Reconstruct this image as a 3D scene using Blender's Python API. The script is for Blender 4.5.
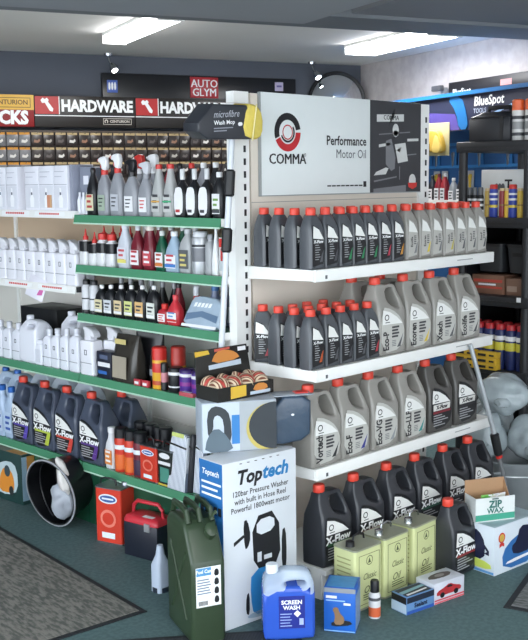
import bpy, bmesh, math, random
from mathutils import Vector, Matrix
random.seed(7)
for o in list(bpy.data.objects): bpy.data.objects.remove(o)
SC = bpy.context.scene
COL = SC.collection
R = math.radians
# ---------------------------------------------------------------- camera
# world: X along the front of the end-of-aisle unit, Y along the green-shelf run, metres
CAM = Vector((-2.888, -2.612, 1.63))
PITCH, ROLL, YAW, FPX = R(7.705), R(-0.70), R(45.06), 1033.7
def _cam_axes():
    c, s, cr, sr = math.cos(PITCH), math.sin(PITCH), math.cos(ROLL), math.sin(ROLL)
    cu, su = math.cos(YAW), math.sin(YAW)
    w = lambda a: Vector((a[0]*cu + a[1]*su, -a[0]*su + a[1]*cu, a[2]))
    return w((cr, s*sr, c*sr)), w((sr, -s*cr, -c*cr)), w((0, c, -s))
_r, _d, _f = _cam_axes()
cd = bpy.data.cameras.new('camera'); cam = bpy.data.objects.new('camera', cd); COL.objects.link(cam)
cd.sensor_fit = 'HORIZONTAL'; cd.sensor_width = 36; cd.lens = FPX/528*36; cd.clip_start = .05; cd.clip_end = 60
m = Matrix.Identity(4)
for i in range(3): m[i][0] = _r[i]; m[i][1] = -_d[i]; m[i][2] = -_f[i]; m[i][3] = CAM[i]
cam.matrix_world = m
SC.camera = cam
# ---------------------------------------------------------------- world, exposure
W = bpy.data.worlds.new('daylight'); SC.world = W; W.use_nodes = True
bg = W.node_tree.nodes['Background']; bg.inputs[0].default_value = (.86, .93, 1.0, 1); bg.inputs[1].default_value = 6.0
SC.view_settings.view_transform = 'Standard'; SC.view_settings.look = 'None'
SC.view_settings.gamma = 1; SC.view_settings.use_curve_mapping = False
SC.view_settings.exposure = -0.08
LAMP_W = 26       # watts of each ceiling fitting
# ---------------------------------------------------------------- materials (all procedural)
_mats = {}
def lin(c):
    if isinstance(c, str):
        c = c.lstrip('#'); c = tuple(int(c[i:i+2], 16)/255 for i in (0, 2, 4))
    return tuple((x/12.92 if x <= .04045 else ((x+.055)/1.055)**2.4) for x in c)
def mat(col, rough=.45, metal=0, var=.08, scale=14, bump=0, trans=0, emit=0, alpha=1, coat=0):
    key = (col if isinstance(col, str) else tuple(col), rough, metal, var, scale, bump, trans, emit, alpha, coat)
    if key in _mats: return _mats[key]
    M = bpy.data.materials.new('paint_%03d' % len(_mats)); M.use_nodes = True
    nt = M.node_tree; p = nt.nodes['Principled BSDF']; L = lin(col)
    p.inputs['Roughness'].default_value = rough; p.inputs['Metallic'].default_value = metal
    p.inputs['Base Color'].default_value = (*L, 1)
    if var or bump:
        tc = nt.nodes.new('ShaderNodeTexCoord'); n = nt.nodes.new('ShaderNodeTexNoise')
        n.inputs['Scale'].default_value = scale; n.inputs['Detail'].default_value = 3
        nt.links.new(tc.outputs['Object'], n.inputs['Vector'])
        if var:
            r = nt.nodes.new('ShaderNodeMixRGB'); r.blend_type = 'MIX'
            r.inputs[1].default_value = (*[x*(1-var) for x in L], 1); r.inputs[2].default_value = (*[min(1, x*(1+var)) for x in L], 1)
            nt.links.new(n.outputs['Fac'], r.inputs[0]); nt.links.new(r.outputs[0], p.inputs['Base Color'])
        if bump:
            b = nt.nodes.new('ShaderNodeBump'); b.inputs['Strength'].default_value = bump; b.inputs['Distance'].default_value = .01
            nt.links.new(n.outputs['Fac'], b.inputs['Height']); nt.links.new(b.outputs[0], p.inputs['Normal'])
    if trans: p.inputs['Transmission Weight'].default_value = trans; p.inputs['IOR'].default_value = 1.3
    if alpha < 1: p.inputs['Alpha'].default_value = alpha
    if coat: p.inputs['Coat Weight'].default_value = coat; p.inputs['Coat Roughness'].default_value = .1
    if emit: p.inputs['Emission Color'].default_value = (*L, 1); p.inputs['Emission Strength'].default_value = emit
    _mats[key] = M; return M
def mat_mix(c1, c2, scale, rough=.8, bump=.3, kind='noise', lo=.4, hi=.6):
    key = (c1, c2, scale, rough, bump, kind, lo, hi)
    if key in _mats: return _mats[key]
    M = bpy.data.materials.new('mottled_%03d' % len(_mats)); M.use_nodes = True
    nt = M.node_tree; p = nt.nodes['Principled BSDF']; p.inputs['Roughness'].default_value = rough
    tc = nt.nodes.new('ShaderNodeTexCoord')
    if kind == 'wave':
        n = nt.nodes.new('ShaderNodeTexWave'); n.inputs['Scale'].default_value = scale; n.inputs['Distortion'].default_value = .3; fac = n.outputs['Fac']
    elif kind == 'stripe':
        n = nt.nodes.new('ShaderNodeTexNoise'); n.inputs['Scale'].default_value = scale; n.inputs['Detail'].default_value = 6; fac = n.outputs['Fac']
        mp = nt.nodes.new('ShaderNodeMapping'); mp.inputs['Scale'].default_value = (1, .25, 1)
        nt.links.new(tc.outputs['Object'], mp.inputs[0])
    else:
        n = nt.nodes.new('ShaderNodeTexNoise'); n.inputs['Scale'].default_value = scale; n.inputs['Detail'].default_value = 6; fac = n.outputs['Fac']
    if kind == 'stripe': nt.links.new(mp.outputs[0], n.inputs['Vector'])
    else: nt.links.new(tc.outputs['Object'], n.inputs['Vector'])
    r = nt.nodes.new('ShaderNodeValToRGB'); r.color_ramp.elements[0].position = lo; r.color_ramp.elements[1].position = hi
    r.color_ramp.elements[0].color = (*lin(c1), 1); r.color_ramp.elements[1].color = (*lin(c2), 1)
    nt.links.new(fac, r.inputs[0]); nt.links.new(r.outputs[0], p.inputs['Base Color'])
    b = nt.nodes.new('ShaderNodeBump'); b.inputs['Strength'].default_value = bump; b.inputs['Distance'].default_value = .005
    nt.links.new(fac, b.inputs['Height']); nt.links.new(b.outputs[0], p.inputs['Normal'])
    _mats[key] = M; return M
WHITE = mat('#e8e8e6', .5); BLACK = mat('#121316', .45); PRINTW = mat('#eef0f0', .5, var=.02); PRINTK = mat('#15161a', .5, var=.02)
CREAM = mat('#ddd3c6', .45, var=.03, scale=5); SHELFW = mat('#e9e9e6', .4, var=.03, scale=6)
RED = mat('#c9302a', .4); GREEN_STEEL = mat('#4d8a69', .25, var=.08, scale=9); GREEN_DK = mat('#1b4f39', .4)
CHROME = mat('#b9bcc0', .25, metal=1); STEEL = mat('#8f949a', .35, metal=1)
# ---------------------------------------------------------------- geometry helpers: every shape is (verts, faces)
def merge(*parts):
    V, F = [], []
    for v, f in parts:
        k = len(V); V += [tuple(x) for x in v]; F += [tuple(i+k for i in q) for q in f]
    return V, F
def xf(g, loc=(0, 0, 0), rot=(0, 0, 0), sc=(1, 1, 1)):
    M = Matrix.LocRotScale(Vector(loc), __import__('mathutils').Euler(rot), Vector(sc))
    return [tuple(M @ Vector(v)) for v in g[0]], g[1]
def box(x0, x1, y0, y1, z0, z1):
    V = [(x, y, z) for z in (z0, z1) for y in (y0, y1) for x in (x0, x1)]
    return V, [(0, 2, 3, 1), (4, 5, 7, 6), (0, 1, 5, 4), (2, 6, 7, 3), (0, 4, 6, 2), (1, 3, 7, 5)]
def rbox(x0, x1, y0, y1, z0, z1, b=.004):
    bm = bmesh.new(); v, f = box(x0, x1, y0, y1, z0, z1)
    vs = [bm.verts.new(p) for p in v]
    for q in f: bm.faces.new([vs[i] for i in q])
    bmesh.ops.bevel(bm, geom=bm.edges[:], offset=b, segments=2, affect='EDGES', profile=.5)
    bm.verts.index_update()
    g = [tuple(v.co) for v in bm.verts], [tuple(v.index for v in f.verts) for f in bm.faces]; bm.free(); return g
def lathe(prof, n=20, cx=0, cy=0):
    V, F = [], []
    for r, z in prof:
        for i in range(n):
            a = 2*math.pi*i/n; V.append((cx+r*math.cos(a), cy+r*math.sin(a), z))
    for k in range(len(prof)-1):
        for i in range(n):
            j = (i+1) % n; F.append((k*n+i, k*n+j, (k+1)*n+j, (k+1)*n+i))
    if tuple(prof[0]) != tuple(prof[-1]):
        F.append(tuple(range(n-1, -1, -1))); F.append(tuple(range((len(prof)-1)*n, len(prof)*n)))
    return V, F
def ring(a, b, e, n):
    o = []
    for i in range(n):
        t = 2*math.pi*(i+.5)/n; c, s = math.cos(t), math.sin(t)
        o.append((a*math.copysign(abs(c)**(2/e), c), b*math.copysign(abs(s)**(2/e), s)))
    return o
def loft(secs, n=24):
    "secs: (z, half_x, half_y, exponent, ox, oy)"
    V, F = [], []
    for q in secs:
        z, a, b, e = q[:4]; ox, oy = (q[4:6] if len(q) > 4 else (0, 0))
        V += [(x+ox, y+oy, z) for x, y in ring(a, b, e, n)]
    for k in range(len(secs)-1):
        for i in range(n):
            j = (i+1) % n; F.append((k*n+i, k*n+j, (k+1)*n+j, (k+1)*n+i))
    F.append(tuple(range(n-1, -1, -1))); F.append(tuple(range((len(secs)-1)*n, len(secs)*n)))
    return V, F
def tube(path, r, n=8, flat=1):
    P = [Vector(p) for p in path]; V, F = [], []
    rr = r if isinstance(r, (list, tuple)) else [r]*len(P)
    up = Vector((0, 0, 1))
    for k, p in enumerate(P):
        d = (P[min(k+1, len(P)-1)] - P[max(k-1, 0)]).normalized()
        a = d.cross(up)
        if a.length < 1e-3: a = d.cross(Vector((0, 1, 0)))
        a.normalize(); b = a.cross(d).normalized()
        for i in range(n):
            t = 2*math.pi*i/n; V.append(tuple(p + a*math.cos(t)*rr[k] + b*math.sin(t)*rr[k]*flat))
    for k in range(len(P)-1):
        for i in range(n):
            j = (i+1) % n; F.append((k*n+i, k*n+j, (k+1)*n+j, (k+1)*n+i))
    F.append(tuple(range(n-1, -1, -1))); F.append(tuple(range((len(P)-1)*n, len(P)*n)))
    return V, F
def smooth(pts, it=2):
    for _ in range(it):
        o = []
        for i, p in enumerate(pts):
            q = pts[(i+1) % len(pts)]
            o += [(p[0]*.75+q[0]*.25, p[1]*.75+q[1]*.25), (p[0]*.25+q[0]*.75, p[1]*.25+q[1]*.75)]
        pts = o
    return pts
def outline(loops, depth, bev=.01, res=2):
    "closed outlines in X-Z (first outer, the rest holes) given thickness along Y and rounded edges"
    cu = bpy.data.curves.new('c', 'CURVE'); cu.dimensions = '2D'; cu.fill_mode = 'BOTH'
    cu.extrude = max(depth/2 - bev, 1e-4); cu.bevel_depth = bev; cu.bevel_resolution = res; cu.offset = -bev
    for lp in loops:
        s = cu.splines.new('POLY'); s.points.add(len(lp)-1); s.use_cyclic_u = True
        for i, (x, z) in enumerate(lp): s.points[i].co = (x, z, 0, 1)
    o = bpy.data.objects.new('c', cu); me = bpy.data.meshes.new_from_object(o)
    g = [(v.co.x, -v.co.z, v.co.y) for v in me.vertices], [tuple(p.vertices) for p in me.polygons]
    bpy.data.objects.remove(o); bpy.data.curves.remove(cu); bpy.data.meshes.remove(me); return g
def plate(pts, y, th=.0008):
    "flat printed shape in X-Z lying on the plane Y=y, facing -Y"
    n = len(pts); a = sum(pts[i][0]*pts[(i+1) % n][1]-pts[(i+1) % n][0]*pts[i][1] for i in range(n))
    if a < 0: pts = pts[::-1]
    V = [(x, y-th, z) for x, z in pts] + [(x, y, z) for x, z in pts]
    F = [tuple(range(n))] + [(i, i+n, (i+1) % n + n, (i+1) % n) for i in range(n)]
    return V, F
def rect(x0, x1, z0, z1): return [(x0, z0), (x1, z0), (x1, z1), (x0, z1)]
def ell(cx, cz, rx, rz, n=20, a0=0, a1=360):
    full = abs(a1-a0) >= 360
    return [(cx+rx*math.cos(R(a0+(a1-a0)*i/(n if full else n-1))), cz+rz*math.sin(R(a0+(a1-a0)*i/(n if full else n-1)))) for i in range(n)]
def arc_band(cx, cz, r0, r1, a0, a1, y, th=.001, n=16):
    V, F = [], []
    for i in range(n+1):
        a = R(a0+(a1-a0)*i/n)
        for r in (r0, r1): V.append((cx+r*math.cos(a), y-th, cz+r*math.sin(a)))
    for i in range(n): F.append((2*i, 2*i+1, 2*i+3, 2*i+2))
    return V, F
def text_geo(body, size, cx, cz, y, bold=.0, sx=1, vert=False, align='CENTER', shear=0, th=.0006, dup=0):
    cu = bpy.data.curves.new('t', 'FONT'); cu.body = body; cu.size = size; cu.align_x = align; cu.align_y = 'CENTER'
    cu.resolution_u = 2; cu.offset = bold*size; cu.shear = shear; cu.fill_mode = 'FRONT'; cu.space_line = .9
    o = bpy.data.objects.new('t', cu); me = bpy.data.meshes.new_from_object(o)
    V = []
    for v in me.vertices:
        x, z = v.co.x*sx, v.co.y
        if vert: x, z = -z, x
        V.append((cx+x, y-th, cz+z))
    F = [tuple(p.vertices) for p in me.polygons]
    if dup: V, F = merge(*[([(a+(k-1)*dup*size, b-.00005*k, c) for a, b, c in V], F) for k in range(3)])
    bpy.data.objects.remove(o); bpy.data.curves.remove(cu); bpy.data.meshes.remove(me); return V, F
_mesh = {}
def mesh_of(key, geo, smooth_a=40):
    if key is not None and key in _mesh: return _mesh[key]
    g = geo() if callable(geo) else geo
    me = bpy.data.meshes.new(str(key) if key else 'shape'); me.from_pydata(g[0], [], g[1]); me.update()
    bm = bmesh.new(); bm.from_mesh(me); bmesh.ops.remove_doubles(bm, verts=bm.verts, dist=1e-6)
    if len(bm.faces) > 5: bmesh.ops.recalc_face_normals(bm, faces=bm.faces)
    bm.to_mesh(me); bm.free()
    if smooth_a:
        me.polygons.foreach_set('use_smooth', [True]*len(me.polygons)); me.set_sharp_from_angle(angle=R(smooth_a))
    if key is not None: _mesh[key] = me
    return me
def part(name, geo, m, parent=None, key=None, loc=(0, 0, 0), rot=(0, 0, 0), sc=(1, 1, 1), label=None):
    me = mesh_of(key, geo)
    if not me.materials: me.materials.append(None)
    o = bpy.data.objects.new(name, me); COL.objects.link(o)
    o.material_slots[0].link = 'OBJECT'; o.material_slots[0].material = m
    o.location = loc; o.rotation_euler = rot; o.scale = sc
    if parent: o.parent = parent
    if label: o['label'] = label
    return o
def text(parent, body, size, cx, cz, y, m, name='lettering', rot=(0, 0, 0), loc=(0, 0, 0), **k):
    key = ('T', body, size, cx, cz, y, tuple(sorted(k.items())))
    return part(name, lambda: text_geo(body, size, cx, cz, y, **k), m, parent, str(key), loc, rot)
def thing(name, label, cat, loc=(0, 0, 0), rz=0, group=None, rot=None):
    o = bpy.data.objects.new(name, None); COL.objects.link(o); o.empty_display_size = .05
    o.location = loc; o.rotation_euler = rot if rot else (0, 0, rz); o['label'] = label; o['category'] = cat
    if group: o['group'] = group
    return o
def struct(name, geo, m, label=None):
    o = part(name, geo, m); o['kind'] = 'structure'
    if label: o['label'] = label
    return o
ORD = 'first second third fourth fifth sixth seventh eighth ninth tenth eleventh twelfth thirteenth fourteenth fifteenth sixteenth seventeenth eighteenth nineteenth twentieth twenty-first twenty-second twenty-third twenty-fourth twenty-fifth twenty-sixth twenty-seventh twenty-eighth'.split()
FACE_S = -math.pi/2      # things on the green run look along -X
# ---------------------------------------------------------------- the room shell
ROOM = Matrix.Translation((4.04, 3.11, 0)) @ Matrix(((-math.cos(R(20)), -math.sin(R(20)), 0, 0), (math.sin(R(20)), -math.cos(R(20)), 0, 0), (0, 0, 1, 0), (0, 0, 0, 1)))
def room(g): return [tuple(ROOM @ Vector(v)) for v in g[0]], g[1]
# room coordinates: x = metres from the right wall, y = metres from the back wall
CEIL = 2.58
FLOOR_M = mat_mix('#4a6263', '#566f70', 60, .75, .15)
struct('floor', room(box(-.1, 7.6, -.1, 11, -.1, 0)), FLOOR_M)
WALLG = mat('#5a5f69', .8, var=.05, scale=3)
struct('wall_back', room(box(-.1, 7.6, -.12, 0, 0, CEIL)), WALLG)
struct('wall_right', room(box(-.12, 0, 0, 11, 0, CEIL)), mat_mix('#bfb8b8', '#c9c3c2', 14, .85, .25))
struct('wall_left', room(box(7.5, 7.62, 0, 3.2, 0, CEIL)), mat('#b9bbbb', .8))
struct('ceiling', room(box(-.1, 7.6, -.1, 11, CEIL, CEIL+.1)), mat('#efede8', .8, var=.04, scale=2))
BEAM = mat('#9a9fa6', .7, var=.04, scale=3)
struct('trim_1', room(box(-.0, 7.5, 2.25, 2.66, 2.51, CEIL)), mat('#7a7f85', .7, var=.04, scale=3))
struct('trim_2', room(box(1.95, 7.5, 2.72, 6.2, 2.45, CEIL)), BEAM)
struct('trim_3', room(box(0, 1.62, 2.62, 6.2, 2.53, CEIL)), mat('#85888d', .7, var=.04, scale=3))
# ceiling fittings
def fitting(x0, x1, y0, y1, label):
    cx, cy = (x0+x1)/2, (y0+y1)/2
    w = ROOM @ Vector((cx, cy, 0)); rz = math.atan2(ROOM[1][0], ROOM[0][0])
    t = thing('ceiling_light', label, 'light', (w.x, w.y, CEIL), rz, 'fluorescent ceiling lights')
    a, b = (x1-x0)/2, (y1-y0)/2
    part('housing', box(-a, a, -b, b, -.02, -.0005), WHITE, t, 'fit_h%.2f%.2f' % (a, b))
    g = mat('#fbfcff', .4, var=0, emit=12)
    part('diffuser', lambda: rbox(-a+.004, a-.004, -b+.004, b-.004, -.065, -.02, .010), g, t, 'fit_d%.2f%.2f' % (a, b))
    for e in (-1, 1): part('end_cap', box(-a, a, min(e*b, e*(b-.012)), max(e*b, e*(b-.012)), -.068, -.02), WHITE, t, 'fit_e%.2f%.2f%d' % (a, b, e))
    ld = bpy.data.lights.new('tube_light', 'AREA'); ld.shape = 'RECTANGLE'; ld.size = 2*a; ld.size_y = 2*b; ld.energy = LAMP_W; ld.color = (1, .985, .97)
    lo = bpy.data.objects.new('tube_light', ld); COL.objects.link(lo); lo.location = (0, 0, -.072); lo.parent = t
    return t
fitting(2.42, 2.58, 1.12, 2.19, 'white fluorescent ceiling light nearer the left, above the hardware sign')
fitting(.54, .80, 1.13, 2.19, 'white fluorescent ceiling light nearer the right wall, above the motor oil sign')
fitting(3.2, 3.45, 6.6, 7.9, 'extra fluorescent ceiling light added overhead near the camera as unseen fill')  # assumed fitting outside the view, added to brighten the shop from overhead
# ---------------------------------------------------------------- end-of-aisle unit (white)
END_TOPS = (1.290, .904, .515)
BASE_E = .125
t = thing('shelving_unit', 'cream end-of-aisle shelving unit with three white shelves of motor oil', 'shelving', (0, 0, 0))
part('back_panel', box(.03, 1.20, .362, .380, .10, 1.972), CREAM, t)
for k, z in enumerate((.56, 1.05, 1.54)): part('panel_seam', box(.03, 1.20, .3612, .3622, z, z+.003), mat('#a29e95', .6), t, None)
for s in (-.035, 1.165):
    up = part('upright', box(s-.035, s+.045, .352, .395, 0, 1.975), SHELFW, t)
    g = [box(s+.014, s+.026, .3508, .3525, z*.05+.14, z*.05+.166) for z in range(36)]
    part('slot_column', merge(*g), BLACK, up)['kind'] = 'stuff'
for z in END_TOPS:
    sh = part('shelf', merge(box(0, 1.225, .008, .352, z-.022, z), box(0, 1.225, 0, .006, z-.005, z)), SHELFW, t)
    part('ticket_strip', lambda: rbox(0, 1.226, -.008, .008, z-.046, z+.001, .003), SHELFW, sh)
    for s in (0, 1.221): part('side_bracket', outline([[(0, z-.042), (.345, z-.05), (.352, z-.065), (.352, z+.0), (0, z+.0)]], .004, .001), SHELFW, sh, None, (s-.003 if s == 0 else s+.006, 0, 0), (0, 0, math.pi/2))
    part('clip', box(.055, .066, -.0095, -.0075, z-.036, z-.022), mat('#55585c', .5), sh)
    part('print_line', box(.93, 1.05, -.0088, -.0075, z-.022, z-.018), mat('#9a9c9c', .5), sh)
part('base_shelf', box(-.01, 1.225, -.062, .36, BASE_E-.02, BASE_E), SHELFW, t)
part('plinth', box(0, 1.215, -.05, -.035, 0, BASE_E-.02), mat('#c9cac8', .5), t)
part('side_panel', box(-.008, 0, -.035, .36, 0, BASE_E-.02), SHELFW, t)
# ---------------------------------------------------------------- green run: two bays
Z1, Z2, Z3, Z4, ZB = 1.480, 1.250, 1.024, .732, .305
FX = -.105      # front of the shelves
SPINE = .31
def run_shelf(parent, y0, y1, z, m, fx=FX, lip=.036, name='shelf', back=SPINE):
    sh = part(name, box(fx+.012, back, y0, y1, z-.018, z), m, parent)
    part('ticket_strip', (lambda: merge(([(fx, y0, z+.002), (fx+.014, y0, z+.002), (fx-.006, y0, z-lip), (fx+.014, y0, z-lip), (fx, y1, z+.002), (fx+.014, y1, z+.002), (fx-.006, y1, z-lip), (fx+.014, y1, z-lip)],
         [(0, 2, 3, 1), (4, 5, 7, 6), (0, 4, 6, 2), (1, 3, 7, 5), (0, 1, 5, 4), (2, 6, 7, 3)]))), m, sh)
    part('edge_rail', box(fx-.008, fx-.002, y0, y1, z-lip-.003, z-lip+.003), mat('#b9d8c4', .3) if m is GREEN_STEEL else SHELFW, sh)
    return sh
bayB = thing('shelving_unit', 'shelving bay with green shelf edges beside the motor oil display', 'shelving')
bayA = thing('shelving_unit', 'shelving bay at far left with white upper shelves and white bottles', 'shelving')
PANEL = mat('#dedad4', .6, var=.05, scale=3)
for b, y0, y1 in ((bayB, .395, 1.40), (bayA, 1.405, 3.2)):
    for k in range(4):
        z0, z1 = .1+k*.36, .1+(k+1)*.36
        part('back_panel', box(SPINE, SPINE+.014, y0, y1, z0+.002, z1-.002), PANEL if k < 3 else mat('#cbb49a', .6, var=.05, scale=3), b)
    part('upright', box(SPINE-.012, SPINE+.03, y1-.02, y1+.02-.018, 0, 1.56), SHELFW, b)
    part('plinth', box(-.075, -.06, y0, y1, 0, ZB-.018), GREEN_DK, b)
    run_shelf(b, y0, y1, ZB, GREEN_STEEL, name='base_shelf')
    run_shelf(b, y0, y1, Z4, GREEN_STEEL)
part('upright', box(SPINE-.012, SPINE+.03, 2.55, 2.575, 0, 1.56), SHELFW, bayA)
part('centre_seam', box(SPINE-.003, SPINE, .88, .886, .32, 1.2), mat('#8b857d', .6), bayB)
part('end_panel', box(-.02, SPINE+.03, .382, .393, 0, 1.50), SHELFW, bayB)
for z in (Z1, Z2, Z3):
    sh = run_shelf(bayB, .40, 1.395, z, GREEN_STEEL)
    for y in (.397, 1.398):
        part('side_bracket', outline([[(FX, z-.03), (.30, z-.06), (SPINE, z-.10), (SPINE, z), (FX, z)]], .003, .001), SHELFW, sh, None, (0, y, 0), (0, 0, 0))
LW1, LW2 = 1.497, 1.145
for z in (LW1, LW2):
    sh = run_shelf(bayA, 1.41, 3.19, z, SHELFW, fx=-.10, lip=.03)
    part('side_bracket', outline([[(-.10, z-.026), (.30, z-.05), (SPINE, z-.09), (SPINE, z), (-.10, z)]], .004, .001), BLACK if z == LW2 else SHELFW, sh, None, (0, 1.407, 0))
    for k in range(3):
        y = 1.47+k*.30
        tk = part('price_ticket', plate(rect(-.125, .125, -.011, .011), 0, .001), PRINTW, sh, 'ticket', (-.1045, y+.13, z-.014), (R(-8), 0, FACE_S))
        part('red_print', merge(*[plate(rect(-.085+i*.017, -.073+i*.017, -.004, .005), -.001, .0006) for i in range(10)]), RED, tk, 'ticketprint')
# ---------------------------------------------------------------- printed sign of the end unit
t = thing('sign_board', 'large white motor oil advertising board above the top white shelf', 'sign', (.07, .346, 1.565))
part('board', lambda: rbox(0, 1.065, 0, .012, 0, .413, .002), mat('#dbe0df', .35, var=.02), t)
ph = part('photo_panel', plate(rect(.688, 1.064, .001, .412), -.0005, .001), mat('#35363a', .45, var=.25, scale=7), t)
part('edge_frame', merge(box(-.003, .0, -.003, .013, 0, .413), box(0, 1.065, -.003, .0, .0, .004)), mat('#9a9fa0', .4), t)
CX, CZ = .155, .228
part('logo_ring', merge(arc_band(CX, CZ+.03, .050, .078, 10, 200, -.0006), arc_band(CX, CZ+.03, .034, .042, 200, 395, -.0006)), PRINTK, t)
part('logo_ring', merge(arc_band(CX, CZ+.03, .048, .078, 205, 360, -.0006), arc_band(CX, CZ+.03, .026, .031, 0, 360, -.0006)), mat('#c0242b', .45), t, label='red lower half of the round logo')
text(t, 'COMMA', .060, CX, CZ-.080, -.0006, PRINTK, dup=.028, sx=.98)
text(t, '®', .02, CX+.105, CZ-.062, -.0006, PRINTK)
text(t, 'Performance', .056, .662, CZ-.0, -.0006, PRINTK, bold=.02, sx=.92, align='RIGHT')
text(t, 'Motor Oil', .054, .662, CZ-.056, -.0006, mat('#4a4f55', .5, var=0), sx=.92, align='RIGHT')
part('small_print', merge(*[plate(rect(.40+i*.03, .425+i*.03, .034, .040), -.0005, .0006) for i in range(8)]), PRINTK, t)
part('code_mark', plate(rect(.642, .662, .03, .055), -.0005, .0006), PRINTK, t)
pw = mat('#c9cac8', .5); pg = mat('#77787c', .5); pd = mat('#1d1e22', .5)
part('banner_print', plate([(.735, .318), (.932, .325), (.932, .357), (.735, .350)], -.0016, .0006), pw, ph)
text(ph, 'COMMA', .030, .838, .338, -.0023, PRINTK, dup=.02)
for pts, mm in (([(.80, .235), (.80, .13), (.84, .10), (.865, .11), (.87, .16), (.84, .245)], pg), ([(.865, .22), (.945, .228), (.965, .145), (.89, .135)], pw),
        (ell(.872, .283, .023, .03), pw), (ell(.872, .27, .016, .013), pd), ([(.75, .205), (.83, .215), (.83, .228), (.75, .218)], pw), ([(.96, .235), (1.045, .238), (1.045, .25), (.96, .247)], pw),
        ([(.715, .08), (.80, .085), (.82, .112), (.80, .115), (.73, .095)], pw), ([(.715, .05), (.88, .07), (.88, .076), (.715, .057)], pg), ([(.90, .12), (.905, .12), (.905, .06), (.90, .06)], pg),
        ([(.96, .17), (1.03, .175), (1.03, .18), (.96, .175)], pg), ([(.82, .30), (.862, .35), (.87, .38), (.845, .36)], pd), ([(.75, .26), (.98, .275), (.98, .28), (.75, .265)], pg),
        ([(.712, .02), (.95, .035), (.95, .005), (.712, .003)], pg), ([(.88, .195), (.915, .21), (.90, .185)], pd)):
    part('photo_print', plate(pts, -.0016, .0006), mm, ph)
part('badge', plate(ell(1.0, .055, .026, .03), -.0016, .0008), pw, ph); part('badge_band', plate([(.965, .045), (1.035, .045), (1.03, .025), (1.0, .015), (.97, .025)], -.0026, .0006), RED, ph)
# ---------------------------------------------------------------- motor oil: one-litre bottle and five-litre jug
def sail(w, h, x0, z0):
    return [(x0, z0), (x0+w*.85, z0+h*.05), (x0+w, z0+h*.42), (x0+w*.82, z0+h*.72), (x0+w*.45, z0+h*.92), (x0, z0+h)]
L1_OUT = smooth([(-.0375, 0), (.0375, 0), (.0375, .15), (.033, .18), (.02, .202), (.006, .21), (-.024, .21), (-.033, .19), (-.0375, .15)][0:1] + [(-.03, 0), (.03, 0), (.0375, 0), (.0375, .008), (.0375, .14), (.034, .172), (.018, .2), (.010, .208), (-.022, .208), (-.030, .198), (-.0365, .17), (-.0375, .14), (-.0375, .008)], 1)
DARKB = mat('#4b4e53', .33, var=.06); SILVB = mat('#8f8c86', .33, var=.06); DARKJ = mat('#2f3136', .33, var=.06); BLUEJ = mat('#454c5c', .3, var=.06)
CAPR = mat('#d5402e', .4)
def cap_geo(r, h):
    V, F = lathe([(r*.97, 0), (r, .002), (r, h*.82), (r*.9, h)], 24)
    return [(x*(1.03 if (i % 24) % 2 else 1), y*(1.03 if (i % 24) % 2 else 1), z) for i, (x, y, z) in enumerate(V)], F
def litre(loc, label, group, dark=True, accent='#3a7d54', word='X-Flow', rz=0, lab=True):
    t = thing('oil_bottle', label, 'bottle', loc, rz, group); t.scale = (1.08, 1, 1.0)
    part('body', lambda: taper(outline([L1_OUT], .070, .014, 3), .13, .21, .5), DARKB if dark else SILVB, t, 'litre_body')
    part('cap', lambda: cap_geo(.0185, .026), CAPR, t, 'litre_cap', (-.006, 0, .206))
    if not lab: return t
    lp = part('label_panel', lambda: plate(sail(.064, .158, -.032, .013), -.0352), PRINTK if dark else mat('#b3b1ab', .45), t, 'litre_lab')
    part('label_crest', lambda: plate([(-.030, .120), (.026, .114), (.0, .152), (-.028, .166)], -.0361), mat('#e3e3df', .5), lp, 'litre_crest')
    part('colour_flash', lambda: plate([(.004, .028), (.018, .03), (.026, .075), (.016, .06)], -.0361), mat(accent, .5), lp, 'litre_flash')
    if dark:
        text(lp, word, .0165, -.002, .106, -.0361, PRINTW, bold=.03)
        part('small_print', lambda: merge(*[plate(rect(-.019, -.001+.004*(i % 3), .092-i*.009, .095-i*.009), -.0361) for i in range(7)]), mat('#9b9d9f', .5), lp, 'litre_print')
    else:
        text(lp, word, .019, -.011, .076, -.0361, PRINTK, bold=.03, vert=True, sx=.85)
        part('small_print', lambda: merge(*[plate(rect(.002, .016, .098-i*.008, .102-i*.008), -.0361) for i in range(5)]), mat('#4b4c4e', .5), lp, 'litre_print2')
    return t
JO = [(-.070, 0), (.070, 0), (.0775, .006), (.0775, .165), (.0765, .185), (.070, .205), (.064, .235), (.056, .268), (.046, .288), (.026, .293), (-.014, .291), (-.024, .296), (-.062, .296), (-.067, .275), (-.073, .235), (-.0775, .19), (-.0775, .006)]
JH = [(-.014, .276), (.026, .281), (.036, .268), (.052, .212), (.047, .190), (.012, .200), (-.016, .222)]
def taper(g, z0, z1, k):
    "narrow the shape along Y between heights z0 and z1 (shoulders and neck)"
    V = []
    for x, y, z in g[0]:
        u = min(1, max(0, (z-z0)/(z1-z0))); u = u*u*(3-2*u); V.append((x, y*(1-k*u), z))
    return V, g[1]
JSH = lambda: taper(outline([smooth(JO, 1), smooth(JH, 1)], .118, .013, 3), .17, .285, .58)
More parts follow.
